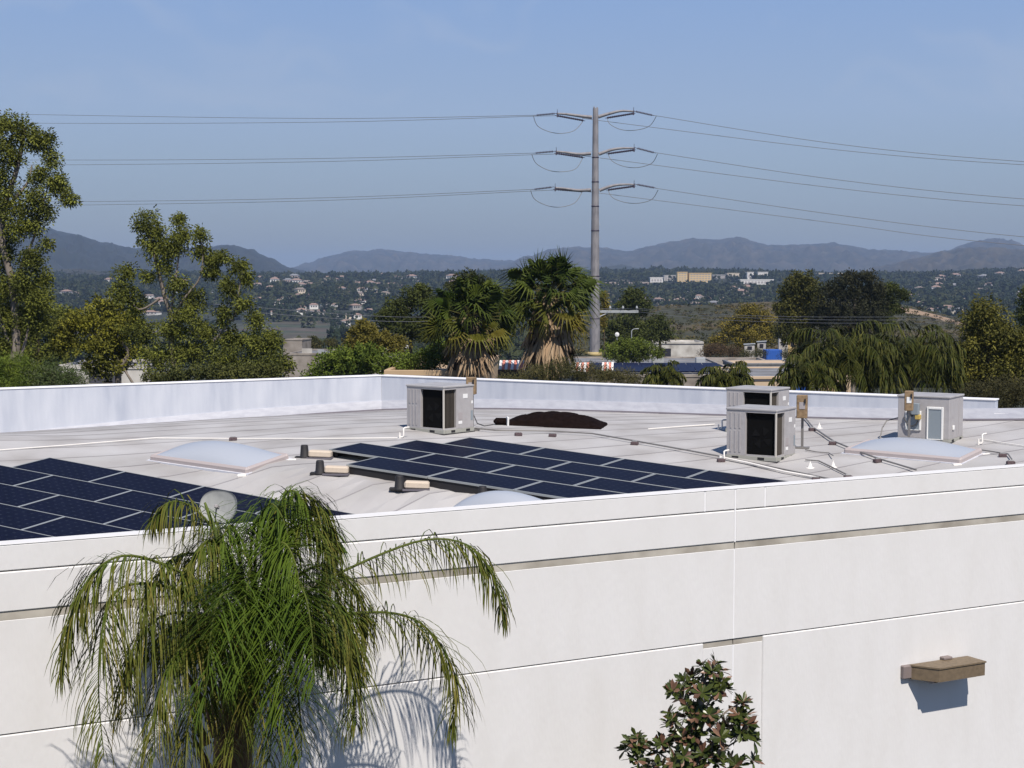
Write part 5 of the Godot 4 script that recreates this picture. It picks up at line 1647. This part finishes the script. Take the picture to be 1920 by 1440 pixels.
	tree("bush", "low scrub round the blue container under the dark trees", "bush", 158.0, [[1425, 662, 16, 8], [1475, 664, 14, 9], [1500, 660, 18, 12], [1400, 664, 14, 7]], [], "needle", 0.7, 0.5, deep, Color(0.1, 0.095, 0.04), M.bark_dark, 0.1, "", 231)
	free_palm("feather_palm", "left one of the two tall feather palms behind the back parapet at the right", Vector2(1580, 690), 62.0, 2.75, 40, 241, "feather palms behind the back parapet")
	free_palm("feather_palm", "right one of the two tall feather palms behind the back parapet at the right", Vector2(1706, 686), 64.0, 2.75, 40, 242, "feather palms behind the back parapet")
	free_palm("feather_palm", "small feather palm under the left one of the pair, leaning out over the parapet", Vector2(1515, 712), 60.0, 1.7, 26, 243, "feather palms behind the back parapet")
	free_palm("feather_palm", "low feather palm by the dark roof, right of the pole", Vector2(1243, 712), 60.0, 1.1, 24, 244, "low feather palms at the parapet")
	free_palm("feather_palm", "low bushy feather palm left of the air conditioner pair", Vector2(1362, 722), 58.0, 1.35, 34, 245, "low feather palms at the parapet")
	fan_palm("left fan palm, lower, with a tan skirt of dead fronds", Vector2(882, 600), 72.0, 2.2, 712, 251)
	fan_palm("right fan palm, taller, with a tan skirt of dead fronds", Vector2(1028, 562), 76.0, 2.5, 706, 252)

# ---------------------------------------------------------------- pole and wires
func build_pole() -> void:
	var far := 150.0
	var foot := at(1115, 690, far)
	foot.y = land_y(foot)
	var top := at(1116, 203, far)
	var h := top.y - foot.y
	var t := thing("transmission_pole", "tall grey steel transmission pole with three pairs of arms", "utility pole", foot)
	var r := func(y: float) -> float: return lerpf(0.53, 0.24, y / h)
	for e in [[0.0, 0.36], [0.355, 0.7], [0.695, 1.0]]:
		var st := begin()
		var a: float = e[0] * h
		var b: float = e[1] * h
		var k := 0.02 if e[0] == 0.0 else 0.0
		lathe(st, Vector3.ZERO, [Vector2(r.call(a) + 0.01, a), Vector2(r.call(b) + 0.012 + k, b), Vector2(0.0, b + 0.01)], 12, false)
		part("shaft", done(st), M.pole, t)
	for y in [0.13, 0.31, 0.45, 0.6, 0.68, 0.76, 0.84]:
		var st := begin()
		lathe(st, Vector3(0, y * h, 0), [Vector2(r.call(y * h) + 0.005, -0.06), Vector2(r.call(y * h) + 0.035, -0.05), Vector2(r.call(y * h) + 0.035, 0.05), Vector2(r.call(y * h) + 0.005, 0.06)], 12)
		part("band", done(st), M.insulator, t)
	var bd := begin()
	var by := at(1115, 664, far).y - foot.y
	lathe(bd, Vector3(0, by, 0), [Vector2(0.55, -0.22), Vector2(0.68, -0.21), Vector2(0.68, 0.2), Vector2(0.55, 0.21)], 12)
	part("warning_band", done(bd), M.band, t)
	bd = begin()
	slab(bd, Vector3(-0.72, by - 1.6, -0.3), Vector3(-0.5, by - 0.25, 0.3), 0.02)
	part("cabinet", done(bd), M.insulator, t)
	var st := begin()
	for i in 34:
		var y := h * (0.25 + 0.74 * i / 34.0)
		var s := 1.0 if i % 2 else -1.0
		tube(st, [Vector3(s * r.call(y), y, 0.05), Vector3(s * (r.call(y) + 0.16), y, 0.05)], 0.012, 0.012, 4)
	part("step_bolts", done(st), M.steel, t, "stuff")
	st = begin()
	slab(st, Vector3(-0.2, h, -0.15), Vector3(-0.06, h + 0.14, 0.15), 0.01)
	slab(st, Vector3(0.08, h, -0.15), Vector3(0.2, h + 0.1, 0.15), 0.01)
	part("cap_lugs", done(st), M.pole, t)
	var P := func(x: float, y: float, d := 0.0) -> Vector3: return at(x, y, far + d) - foot
	for lv in 3:
		var arms: Array = [[[[1110, 220], [1084, 217], [1062, 214], [1045, 213]], [[1122, 219], [1146, 212], [1166, 208], [1188, 209]], [[1040, 213], [1006, 216]], [[1192, 209], [1223, 216]], [[1000, 217], [1008, 236], [1030, 247], [1054, 250], [1078, 244], [1094, 226]], [[1138, 221], [1144, 233], [1165, 243], [1192, 244], [1218, 236], [1231, 217]]],
			[[[1108, 288], [1084, 289], [1062, 286], [1043, 284]], [[1123, 289], [1146, 281], [1166, 278], [1189, 278]], [[1037, 284], [1004, 287]], [[1195, 278], [1226, 286]], [[997, 289], [1005, 306], [1028, 319], [1054, 322], [1080, 316], [1093, 295]], [[1140, 288], [1148, 302], [1170, 312], [1196, 314], [1222, 306], [1233, 288]]],
			[[[1108, 356], [1084, 357], [1062, 354], [1041, 352]], [[1124, 357], [1146, 349], [1166, 346], [1189, 346]], [[1034, 351], [1002, 355]], [[1195, 346], [1227, 352]], [[995, 357], [1003, 374], [1028, 386], [1052, 388], [1078, 380], [1092, 359]], [[1140, 356], [1148, 370], [1170, 379], [1196, 381], [1222, 374], [1234, 356]]]][lv]
		for s in 2:
			var line := []
			for q in arms[s]: line.append(P.call(q[0], q[1]))
			st = begin()
			tube(st, curve(line, 10), 0.17, 0.085, 8)
			var arm := part("arm", done(st), M.pole, t)
			st = begin()
			box(st, Transform3D(Basis.IDENTITY, line[-1] + Vector3(0, -0.12, 0)), Vector3(0.12, 0.42, 0.16), 0.02)
			tube(st, [line[-1], line[-1] + Vector3(0, 0.4, 0)], 0.03, 0.02, 5)
			part("arm_end_plate", done(st), M.insulator, arm)
			var a: Vector3 = P.call(arms[2 + s][0][0], arms[2 + s][0][1])
			var b: Vector3 = P.call(arms[2 + s][1][0], arms[2 + s][1][1])
			var back_a: Vector3 = line[-1] + Vector3(0.25 - 0.5 * (1 - s), -0.1, -0.5)
			var back_b: Vector3 = P.call(arms[4 + s][-1 if s == 0 else 0][0], arms[4 + s][-1 if s == 0 else 0][1], 2.4)
			for e in [[a, b], [back_a.lerp(back_b, 0.1), back_b]]:
				st = begin()
				var d: Vector3 = (e[1] - e[0]).normalized()
				var l: float = e[0].distance_to(e[1])
				tube(st, [e[0] - d * 0.25, e[1] + d * 0.2], 0.03, 0.03, 5)
				var m := 12
				for i in m:
					var c: Vector3 = e[0] + d * l * (i + 0.5) / m
					tube(st, [c - d * l * 0.3 / m, c + d * l * 0.3 / m], 0.105, 0.08, 8)
				part("insulator", done(st), M.insulator, t)
			line = []
			for i in arms[4 + s].size(): line.append(P.call(arms[4 + s][i][0], arms[4 + s][i][1], 2.4 * float(i if s == 0 else 5 - i) / 5.0))
			st = begin()
			tube(st, curve(line, 24), 0.03, 0.03, 5)
			part("jumper_loop", done(st), M.wire, t)
	# the low crossarm with its three pins
	st = begin()
	var a0: Vector3 = P.call(1124, 585)
	var a1: Vector3 = P.call(1197, 584)
	box(st, Transform3D(Basis.IDENTITY, (a0 + a1) / 2.0), Vector3(a1.x - a0.x, 0.24, 0.2), 0.02)
	tube(st, [P.call(1123, 594), P.call(1140, 587)], 0.06, 0.06, 6)
	var cross := part("crossarm", done(st), M.galvanised, t)
	for x in [1144, 1168, 1194]:
		st = begin()
		var q: Vector3 = P.call(x, 582)
		lathe(st, q, [Vector2(0.03, 0.0), Vector2(0.03, 0.15), Vector2(0.1, 0.16), Vector2(0.12, 0.25), Vector2(0.07, 0.3), Vector2(0.1, 0.36), Vector2(0.0, 0.45)], 8)
		part("pin_insulator", done(st), M.galvanised, cross)
	# wires: through points of the photograph, each with its own distance
	var wires := [
		[[[1004, 216, 150], [600, 222, 165], [80, 215, 190], [-500, 204, 215]], "upper one of the top pair of wires running left"],
		[[[1045, 217, 152.4], [1000, 218, 153.5], [600, 229, 168], [90, 231, 192], [-500, 226, 217]], "lower one of the top pair of wires running left"],
		[[[1001, 287, 150], [600, 297, 165], [120, 300, 190], [-500, 297, 215]], "upper one of the middle pair of wires running left"],
		[[[1045, 289, 152.4], [1000, 290, 153.5], [600, 303, 168], [120, 309, 192], [-500, 310, 217]], "lower one of the middle pair of wires running left"],
		[[[999, 355, 150], [600, 371, 165], [140, 378, 190], [-500, 380, 215]], "upper one of the lowest pair of wires running left"],
		[[[1045, 356, 152.4], [1000, 358, 153.5], [600, 376, 168], [110, 385, 192], [-500, 392, 217]], "lower one of the lowest pair of wires running left"],
		[[[1224, 216, 150], [1570, 270, 140], [1920, 303, 132], [2500, 335, 120]], "upper one of the top pair of wires running right"],
		[[[1094, 222, 152.4], [1140, 228, 151], [1570, 281, 142], [1920, 309, 134], [2500, 338, 122]], "lower one of the top pair of wires running right"],
		[[[1228, 286, 150], [1570, 337, 140], [1920, 373, 132], [2500, 410, 120]], "upper one of the middle pair of wires running right"],
		[[[1093, 292, 152.4], [1140, 298, 151], [1570, 353, 142], [1920, 386, 134], [2500, 420, 122]], "lower one of the middle pair of wires running right"],
		[[[1230, 353, 150], [1570, 403, 140], [1920, 444, 132], [2500, 490, 120]], "upper one of the lowest pair of wires running right"],
		[[[1092, 359, 152.4], [1140, 364, 151], [1570, 419, 142], [1830, 452, 136], [2500, 510, 122]], "lower one of the lowest pair of wires running right"]]
	for w in wires:
		var line := []
		for q in w[0]: line.append(at(q[0], q[1], q[2]))
		st = begin()
		tube(st, curve(line, 40), 0.024, 0.024, 5)
		tag(part("power_wire", done(st), M.wire), w[1] + " from the steel pole", "wire", "wires of the transmission pole")
	var low := [
		[[[1144, 578, 150], [1300, 596, 130], [1500, 605, 112], [1800, 606, 95]], "lower distribution wire crossing the trees right of the pole, nearest one"],
		[[[1168, 578, 150], [1300, 590, 132], [1500, 599, 114], [1800, 600, 97]], "middle distribution wire crossing the trees right of the pole"],
		[[[1194, 578, 150], [1320, 588, 134], [1500, 594, 116], [1800, 594, 99]], "upper distribution wire crossing the trees right of the pole"],
		[[[1144, 578, 150], [1000, 588, 135], [830, 594, 112], [690, 592, 100], [400, 570, 80]], "upper distribution wire crossing the dark tree left of the fan palms"],
		[[[1168, 578, 150], [1000, 594, 135], [830, 602, 110], [690, 601, 98], [400, 580, 78]], "lower distribution wire crossing the dark tree left of the fan palms"]]
	for w in low:
		var line := []
		for q in w[0]: line.append(at(q[0], q[1], q[2]))
		st = begin()
		tube(st, curve(line, 30), 0.013, 0.013, 5)
		tag(part("distribution_wire", done(st), M.wire), w[1], "wire", "low distribution wires")

# ---------------------------------------------------------------- buildings in the middle distance
func block(called: String, label: String, x0: float, x1: float, y_top: float, far: float, deep: float, tall: float, wall: Material, roof: Material, turn := 0.0, rim := 0.35) -> Node3D:   # a flat roofed building whose front runs between two columns of the picture
	var a := at(x0, y_top, far)
	var b := at(x1, y_top, far)
	var w := (b.x - a.x) / cos(turn)
	var t := thing(called, label, "building", Vector3(a.x, a.y - tall, a.z), turn)
	var st := begin()
	slab(st, Vector3(0, -3.0, -deep), Vector3(w, tall - rim, 0), 0.02)
	part("wall", done(st), wall, t)
	st = begin()
	slab(st, Vector3(-0.05, tall - rim, -0.2), Vector3(w + 0.05, tall, 0.05), 0.015)
	slab(st, Vector3(-0.05, tall - rim, -deep - 0.05), Vector3(w + 0.05, tall, -deep + 0.2), 0.015)
	slab(st, Vector3(-0.05, tall - rim, -deep + 0.2), Vector3(0.2, tall, -0.2), 0.0)
	slab(st, Vector3(w - 0.2, tall - rim, -deep + 0.2), Vector3(w + 0.05, tall, -0.2), 0.0)
	part("parapet", done(st), wall, t)
	st = begin()
	slab(st, Vector3(0.2, tall - rim + 0.002, -deep + 0.2), Vector3(w - 0.2, tall - rim + 0.08, -0.2))
	part("roof", done(st), roof, t)
	return t

func opening(t: Node3D, called: String, x0: float, x1: float, y0: float, y1: float, m: Material, proud := 0.02) -> void:
	var st := begin()
	slab(st, Vector3(x0, y0, -0.1), Vector3(x1, y1, proud))
	part(called, done(st), m, t)

func build_town() -> void:
	var t := block("tan_building", "tan flat roofed building just behind the roof corner", 722, 900, 694, 72.0, 14.0, 5.4, M.tan_wall, M.tan_wall, -0.05, 0.25)
	opening(t, "fascia_strip", 0.0, 4.2, 5.0, 5.12, M.peach_wall, 0.04)
	t = block("white_shed", "white flat roofed shed with one dark doorway, right of the pole", 1216, 1320, 641, 240.0, 7.0, 4.6, M.white_wall, M.white_wall, 0.06, 0.3)
	opening(t, "doorway", 2.1, 3.4, 0.0, 3.6, M.window)
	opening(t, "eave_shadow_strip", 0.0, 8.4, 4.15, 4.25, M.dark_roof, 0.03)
	t = block("solar_roofed_building", "low grey roofed building with rows of navy panels, right of the pole", 1075, 1400, 702, 108.0, 24.0, 4.4, M.concrete, M.grey_roof, 0.0, 0.2)
	for j in 3:
		for i in 9:
			var st := begin()
			box(st, Transform3D(Basis(Vector3.RIGHT, 0.12), Vector3(1.0 + i * 1.15, 4.62, -2.2 - j * 2.6)), Vector3(1.1, 0.05, 1.7), 0.01)
			part("roof_panel", done(st), M.navy, t)
	for k in [[6.5, -14.0, 0.9], [9.6, -12.0, 0.7], [3.2, -16.0, 0.8]]:
		var st := begin()
		slab(st, Vector3(k[0], 4.2, k[1]), Vector3(k[0] + k[2], 4.95, k[1] + 0.7), 0.03)
		part("roof_unit", done(st), M.galvanised, t)
	t = block("long_grey_building", "long grey roofed hall behind the one with navy panels", 1130, 1440, 676, 128.0, 5.0, 5.2, M.concrete, M.grey_roof, 0.0, 0.3)
	t = block("peach_building", "peach walled building with a shaded grey band between the low palm and the feather palms", 1402, 1600, 706, 86.0, 9.0, 5.0, M.peach_wall, M.grey_roof, 0.1, 0.15)
	opening(t, "dark_band", 0.0, 2.0, 4.75, 4.98, M.dark_roof, 0.03)
	opening(t, "awning", 4.2, 4.9, 3.2, 4.2, M.yellow, 0.5)
	opening(t, "shop_window", 2.6, 3.3, 3.4, 4.7, M.blue, 0.03)
	opening(t, "door", 3.5, 4.0, 3.0, 4.6, M.white_wall, 0.05)
	t = block("tan_hall", "tan roofed hall with a pale sloping top behind the peach building", 1372, 1490, 681, 118.0, 5.0, 5.2, M.grey_roof, M.peach_wall, 0.0, 0.12)
	t = block("concrete_block", "plain beige concrete block beside the many headed eucalyptus", 531, 567, 636, 190.0, 4.0, 9.0, M.concrete, M.concrete, -0.15, 0.15)
	t = block("grey_building", "low grey building right of the beige concrete block", 540, 615, 662, 170.0, 10.0, 6.0, M.concrete, M.grey_roof, -0.1, 0.25)
	opening(t, "roof_unit", 1.5, 2.6, 5.9, 6.5, M.white_wall, 0.0)
	opening(t, "roof_unit", 3.2, 3.9, 5.9, 6.4, M.galvanised, 0.0)
	t = block("white_roofed_building", "white roofed building among the green bushes, left of the fan palms", 695, 756, 655, 130.0, 8.0, 4.6, M.white_wall, M.white_wall, 0.0, 0.2)
	opening(t, "vent_stack", 0.75, 1.0, 4.4, 5.2, M.white, 0.0)
	t = block("white_shed", "white shed with a dark opening beneath the left eucalyptus trees", 112, 282, 684, 88.0, 6.0, 5.2, M.white_wall, M.dark_roof, 0.0, 0.25)
	opening(t, "dark_opening", 1.6, 3.3, 4.2, 4.75, M.dark_roof)
	opening(t, "door", 2.4, 2.9, 3.0, 4.3, M.concrete)
	# small clutter by the golden tree
	var st := begin()
	var p := at(1449, 666, 170.0)
	t = thing("blue_container", "blue container under the dark trees behind the peach building", "container", p, 0.1)
	slab(st, Vector3(-0.85, -1.2, -1.0), Vector3(0.85, 0.6, 0.6), 0.03)
	part("body", done(st), M.blue, t)
	for i in 6:
		st = begin()
		slab(st, Vector3(-0.7 + i * 0.27, -1.1, 0.6), Vector3(-0.62 + i * 0.27, 0.5, 0.63))
		part("rib", done(st), M.blue, t)
	var bits := [[1468, 640, 1.0, 1.4, "white upright cabin under the dark trees", "cabin"], [1486, 645, 0.9, 0.9, "cream cabin right of the blue container", "cabin"], [1428, 648, 0.9, 0.8, "pale crate stack left of the blue container", "crate"], [1405, 652, 1.1, 0.7, "white covered trailer below the golden tree", "trailer"]]
	for k in bits:
		p = at(k[0], k[1], 172.0)
		t = thing(k[5] + "_body" if k[5] == "trailer" else k[5], k[4], k[5], p, rng.randf_range(-0.3, 0.3))
		st = begin()
		slab(st, Vector3(-k[2] / 2.0, -k[3] - 0.8, -0.5), Vector3(k[2] / 2.0, k[3] * 0.5, 0.5), 0.04)
		part("wall", done(st), M.white_wall if k[0] != 1486 else M.cream, t)
		st = begin()
		box(st, Transform3D(Basis(Vector3.BACK, 0.06), Vector3(0, k[3] * 0.5 + 0.05, 0)), Vector3(k[2] + 0.15, 0.08, 1.2), 0.01)
		part("roof", done(st), M.galvanised, t)
		st = begin()
		slab(st, Vector3(-k[2] * 0.2, -k[3] * 0.3, 0.5), Vector3(k[2] * 0.25, k[3] * 0.25, 0.52))
		part("window", done(st), M.window, t)
	# awnings striped white and salmon that glare in the sun
	for k in [[935, 985, 676, 692, "striped awning glaring between the two fan palms", 9], [1074, 1104, 680, 697, "striped awning just left of the foot of the pole", 6], [1128, 1150, 680, 695, "striped awning just right of the foot of the pole", 5]]:
		var a := at(k[0], k[3], 80.0)
		var b := at(k[1], k[3], 80.0)
		var w: float = (b.x - a.x) / k[5]
		t = thing("striped_awning", k[4], "awning", a, 0.0, "striped awnings")
		for i in k[5]:
			st = begin()
			var up := at(k[0], k[2], 80.0).y - a.y
			var x0: float = i * w
			var n := Vector3(w * 0.9, 0, 0)
			var lean := Vector3(w * 0.4, up, -0.35)
			quad(st, Vector3(x0, 0, 0) + lean, Vector3(x0, 0, 0) + lean + n, Vector3(x0, 0, 0) + n, Vector3(x0, 0, 0))
			quad(st, Vector3(x0, -0.03, -0.02) + lean, Vector3(x0, -0.03, -0.02), Vector3(x0, -0.03, -0.02) + n, Vector3(x0, -0.03, -0.02) + lean + n)
			part("stripe", done(st), M.white if i % 2 == 0 else M.salmon, t)
		st = begin()
		slab(st, Vector3(-0.05, -0.5, -0.5), Vector3(w * k[5], -0.06, -0.4))
		part("rail", done(st), M.dark_roof, t)
	# street lamp and a white flag-like sign right of the pole
	p = at(1184, 660, 160.0)
	t = thing("street_lamp", "thin white street lamp in front of the dark trees right of the pole", "street lamp", p)
	st = begin()
	tube(st, [Vector3(0, -4, 0), Vector3(0, at(1184, 620, 160.0).y - p.y, 0)], 0.07, 0.05, 6)
	part("post", done(st), M.galvanised, t)
	st = begin()
	var hy := at(1184, 620, 160.0).y - p.y
	tube(st, curve([Vector3(0, hy - 0.2, 0), Vector3(0.1, hy + 0.1, 0), Vector3(0.45, hy + 0.2, 0)], 6), 0.04, 0.03, 5)
	box(st, Transform3D(Basis.IDENTITY, Vector3(0.55, hy + 0.18, 0)), Vector3(0.35, 0.09, 0.18), 0.03)
	part("lamp_head", done(st), M.galvanised, t)
	p = at(1157, 627, 158.0)
	t = thing("round_sign", "small white round sign on a post between the pole and the street lamp", "sign", p)
	st = begin()
	for i in 12:
		var a := TAU * i / 12.0
		var b := TAU * (i + 1) / 12.0
		tri(st, Vector3(0, 0, 0.03), Vector3(cos(b), sin(b), 0) * 0.22, Vector3(cos(a), sin(a), 0) * 0.22)
		tri(st, Vector3(0, 0, -0.03), Vector3(cos(a), sin(a), 0) * 0.22, Vector3(cos(b), sin(b), 0) * 0.22)
	part("disc", done(st), M.white, t)
	st = begin()
	tube(st, [Vector3(0, -5, -0.05), Vector3(0, 0.1, -0.05)], 0.04, 0.04, 5)
	part("post", done(st), M.galvanised, t)

# ---------------------------------------------------------------- the far slope
var cleared := []
func on_land(x: float, y: float) -> float:                        # how far off this line of sight meets the land
	var d := 760.0
	while d < 3000.0 and land_y(at(x, y, d)) < at(x, y, d).y: d += 10.0
	return d

func hospital() -> void:
	var mk := func(called: String, label: String, x0: float, x1: float, y0: float, y1: float, rows: int, wall: Material, cols := 0) -> void:
		var far := on_land((x0 + x1) / 2.0, y1)
		var a := at(x0, y1, far)
		var b := at(x1, y0, far)
		a.y = minf(a.y, land_y(Vector3((a.x + b.x) / 2.0, 0, a.z)) + 1.0)
		cleared.append(Vector3((a.x + b.x) / 2.0, a.z, (b.x - a.x) * 1.15))
		var t := thing(called, label, "building", a)
		var st := begin()
		slab(st, Vector3(0, -12, -16), Vector3(b.x - a.x, b.y - a.y, 0), 0.3)
		part("wall", done(st), wall, t)
		st = begin()
		slab(st, Vector3(-0.4, b.y - a.y, -16.4), Vector3(b.x - a.x + 0.4, b.y - a.y + 0.8, 0.4))
		part("roof", done(st), wall, t)
		var n := cols if cols else int((x1 - x0) / 7.0) + 1
		for r in rows:
			var w: float = (b.x - a.x - 2.0) / n
			for c in n:
				st = begin()
				var h: float = (b.y - a.y) / rows
				slab(st, Vector3(1.0 + c * w + 0.5, h * r + h * 0.3, -0.5), Vector3(1.0 + (c + 1) * w - 0.5, h * r + h * 0.72, 0.15))
				part("window", done(st), M.plate, t)
	mk.call("hospital_building", "yellow multistorey block on the ridge, narrow left wing", 1270, 1289, 511, 531, 5, M.cream)
	mk.call("hospital_building", "yellow multistorey block on the ridge, wide right wing", 1292, 1334, 513, 531, 5, M.cream)
	mk.call("ridge_building", "pale cream low block on the ridge left of the yellow multistorey block", 1219, 1243, 521, 530, 1, M.house_white)
	mk.call("ridge_building", "small white block on the ridge touching the left of the yellow multistorey block", 1245, 1268, 517, 527, 1, M.white_wall)
	mk.call("ridge_building", "long pinkish low building on the ridge right of the pole", 1136, 1220, 531, 538, 1, M.house_pink)
	mk.call("ridge_building", "grey green roofed block right of the yellow multistorey block", 1336, 1362, 516, 523, 1, M.house_grey)
	mk.call("ridge_building", "small cream block second right of the yellow multistorey block", 1364, 1386, 513, 523, 1, M.house_cream)
	mk.call("ridge_building", "long pale hall below the two white ridge houses, left of the big dark trees", 1388, 1452, 525, 534, 1, M.house_white)
	mk.call("ridge_building", "white gabled block on the ridge, left one above the long pale hall", 1401, 1413, 511, 524, 1, M.house_white)
	mk.call("ridge_building", "white gabled block on the ridge, right one above the long pale hall", 1421, 1440, 511, 521, 1, M.house_white)
	mk.call("ridge_building", "cream long block just above the big dark trees", 1530, 1580, 513, 522, 1, M.house_cream)

func build_slope() -> void:
	rng.seed = 301
	hospital()
	rng.seed = 302
	# houses: one of each kind is built, then copied down the slope
	var kinds := []
	var walls := [M.house_white, M.house_cream, M.house_pink, M.house_grey]
	var roofs := [M.tile_red, M.tile_brown, M.tile_grey, M.tile_red]
	var words := ["white", "cream", "pinkish", "grey"]
	var spots := []
	var alike := {}
	var fixed := [[508, 546], [498, 520], [521, 525], [533, 523], [546, 519], [552, 526], [570, 521], [515, 533], [540, 533], [556, 536], [512, 542], [590, 541], [618, 534], [628, 530], [575, 538], [604, 531], [560, 560], [548, 563], [540, 566], [612, 575], [628, 577], [532, 578], [520, 592], [512, 591], [536, 593], [565, 590], [580, 589], [595, 591], [612, 592], [630, 594], [655, 600], [668, 601], [648, 610], [685, 521], [708, 519], [720, 521], [745, 517], [760, 518], [788, 518], [813, 517], [735, 537], [700, 530], [715, 542], [672, 535], [752, 545], [722, 559], [640, 548], [655, 552], [690, 562], [112, 555], [125, 556], [143, 556], [152, 558], [178, 520], [148, 525], [205, 533], [345, 536], [352, 541], [330, 534], [300, 571], [312, 568], [292, 590], [280, 592], [385, 560], [397, 556]]
	for q in fixed: spots.append(q)
	for i in 46: spots.append([rng.randf_range(1138, 1345), rng.randf_range(562, 582)])
	for i in 12: spots.append([rng.randf_range(1240, 1440), rng.randf_range(536, 558)])
	for i in 16: spots.append([rng.randf_range(1690, 1920), rng.randf_range(515, 532)])
	for i in 40: spots.append([rng.randf_range(1700, 1925), rng.randf_range(538, 590)])
	for i in 10: spots.append([rng.randf_range(1345, 1450), rng.randf_range(556, 580)])
	for i in 52: spots.append([rng.randf_range(480, 860), rng.randf_range(515, 592)])
	for i in 14: spots.append([rng.randf_range(100, 330), rng.randf_range(548, 600)])
	var zones := func(x: float, y: float) -> String:
		if x < 450: return "behind the eucalyptus trees"
		if x < 700: return "left far slope" + (", near the top" if y < 530 else ", half way down" if y < 570 else ", by the fields")
		if x < 1100: return "just left of the fan palms"
		if x < 1345: return "right of the pole" if y < 555 else "below the yellow block"
		if x < 1500: return "behind the golden tree"
		return "right far slope" + (", near the top" if y < 535 else ", lower down")
	for k in 4:
		for v in 2:
			var t := thing("house", "", "house")
			remove_child(t)
			names["house"] = 0
			var w := 11.0 if v == 0 else 16.0
			var d := 10.0
			var h := 5.6 if v == 0 else 3.6
			var st := begin()
			slab(st, Vector3(-w / 2, -6, -d / 2), Vector3(w / 2, h, d / 2))
			part("wall", done(st), walls[k], t)
			st = begin()
			var e := 0.6
			var hip := 3.0
			var a := Vector3(-w / 2 - e, h, d / 2 + e)
			var b := Vector3(w / 2 + e, h, d / 2 + e)
			var c := Vector3(w / 2 + e, h, -d / 2 - e)
			var f := Vector3(-w / 2 - e, h, -d / 2 - e)
			var r0 := Vector3(-w / 2 + hip, h + 2.1, 0)
			var r1 := Vector3(w / 2 - hip, h + 2.1, 0)
			face(st, [a, b, r1, r0], Vector3(0, 1, 1))
			face(st, [c, f, r0, r1], Vector3(0, 1, -1))
			face(st, [b, c, r1], Vector3(1, 1, 0))
			face(st, [f, a, r0], Vector3(-1, 1, 0))
			face(st, [a, b, c, f], Vector3.DOWN)
			part("roof", done(st), roofs[(k + v) % 4], t)
			for i in 3:
				st = begin()
				slab(st, Vector3(-w * 0.36 + i * w * 0.27, h * 0.45, d / 2), Vector3(-w * 0.36 + i * w * 0.27 + 1.7, h * 0.8, d / 2 + 0.1))
				part("window", done(st), M.window, t)
			kinds.append(t)
	var clear := cleared
	for q in spots:
		# the place on the land that this line of sight meets
		var d := on_land(q[0], q[1])
		var p := at(q[0], q[1], d)
		if d >= 2990.0: continue
		p.y = land_y(p)
		var k := rng.randi() % 4
		if rng.randf() < 0.4: k = 0
		var v := rng.randi() % 2
		var h: Node3D = kinds[k * 2 + v].duplicate()
		h.name = numbered("house")
		add_child(h)
		h.position = p
		h.rotation.y = rng.randf_range(-0.7, 0.7)
		var s := rng.randf_range(0.55, 0.95) * clampf(d / 1700.0, 0.7, 1.15)
		h.scale = Vector3(s, s, s)
		var roof_word: String = ["reddish", "brown", "grey", "reddish"][(k + v) % 4]
		var said := "%s %s house, %s roof, %s" % [words[k], "two storey" if v == 0 else "long low", roof_word, zones.call(q[0], q[1])]
		if not alike.has(said): alike[said] = []
		alike[said].append([q[0], h])
		clear.append(Vector3(p.x, p.z, 14.0 * s))
	for t in kinds: t.free()
	var order := ["first", "second", "third", "fourth", "fifth", "sixth", "seventh", "eighth", "ninth", "tenth", "eleventh", "twelfth", "thirteenth", "fourteenth", "fifteenth", "sixteenth", "seventeenth", "eighteenth", "nineteenth", "twentieth", "twenty first", "twenty second", "twenty third", "twenty fourth"]
	for said in alike:
		var row: Array = alike[said]
		row.sort_custom(func(m, o): return m[0] < o[0])
		for i in row.size():
			tag(row[i][1], said + ("" if row.size() == 1 else ", %s from left" % order[mini(i, 23)]), "house", "houses scattered on the far wooded slope")
	# the trees of that slope, past counting
	var n := 15000
	var where := []
	var patch := FastNoiseLite.new()
	patch.frequency = 0.004
	patch.seed = 77
	var tries := 0
	while where.size() < n and tries < n * 8:
		tries += 1
		var d := sqrt(rng.randf_range(500.0 * 500.0, 2700.0 * 2700.0))
		var x := rng.randf_range(-0.36, 0.36) * d
		var g := patch.get_noise_2d(x, d)
		if g < -0.32 and d > 700.0: continue
		if d > 780.0 and d < 1180.0 and x / d < 0.0 and rng.randf() < 0.93: continue
		if d < 780.0 and rng.randf() < 0.6: continue
		var ok := true
		for c in clear:
			if absf(c.x - x) < c.z * 0.9 and -d - c.y < c.z * 1.8 and -d - c.y > -c.z * 0.7:
				ok = false
				break
		if not ok: continue
		where.append(Vector3(x, 0, -d))
	var mm := scatter_mesh(sprig("far_tree"), where.size())
	for i in where.size():
		var p: Vector3 = where[i]
		p.y = land_y(p)
		var tall := rng.randf_range(4.5, 9.0) * (1.35 if rng.randf() < 0.12 else 1.0)
		var wide := tall * rng.randf_range(0.8, 1.3) if tall < 9.0 else tall * 0.6
		mm.set_instance_transform(i, Transform3D(Basis(Vector3.UP, rng.randf() * TAU).scaled(Vector3(wide, tall, wide)), p + Vector3(0, tall * 0.42, 0)))
		mm.set_instance_color(i, Color(0.022, 0.034, 0.015).lerp(Color(0.085, 0.09, 0.04), rng.randf() * rng.randf()))
	var woods := scatter_node("wooded_slope", mm, M.far_leaf, self, "stuff")
	tag(woods, "dark green trees covering the far slope between the houses", "woods", "", "stuff")

func _ready() -> void:
	set_stage()
	make_materials()
	build_land()
	build_hills()
	build_building()
	build_knoll()
	build_units()
	build_roof_details()
	build_arrays()
	build_wall_light()
	build_front_palm()
	build_magnolia()
	build_trees()
	build_pole()
	build_town()
	build_slope()
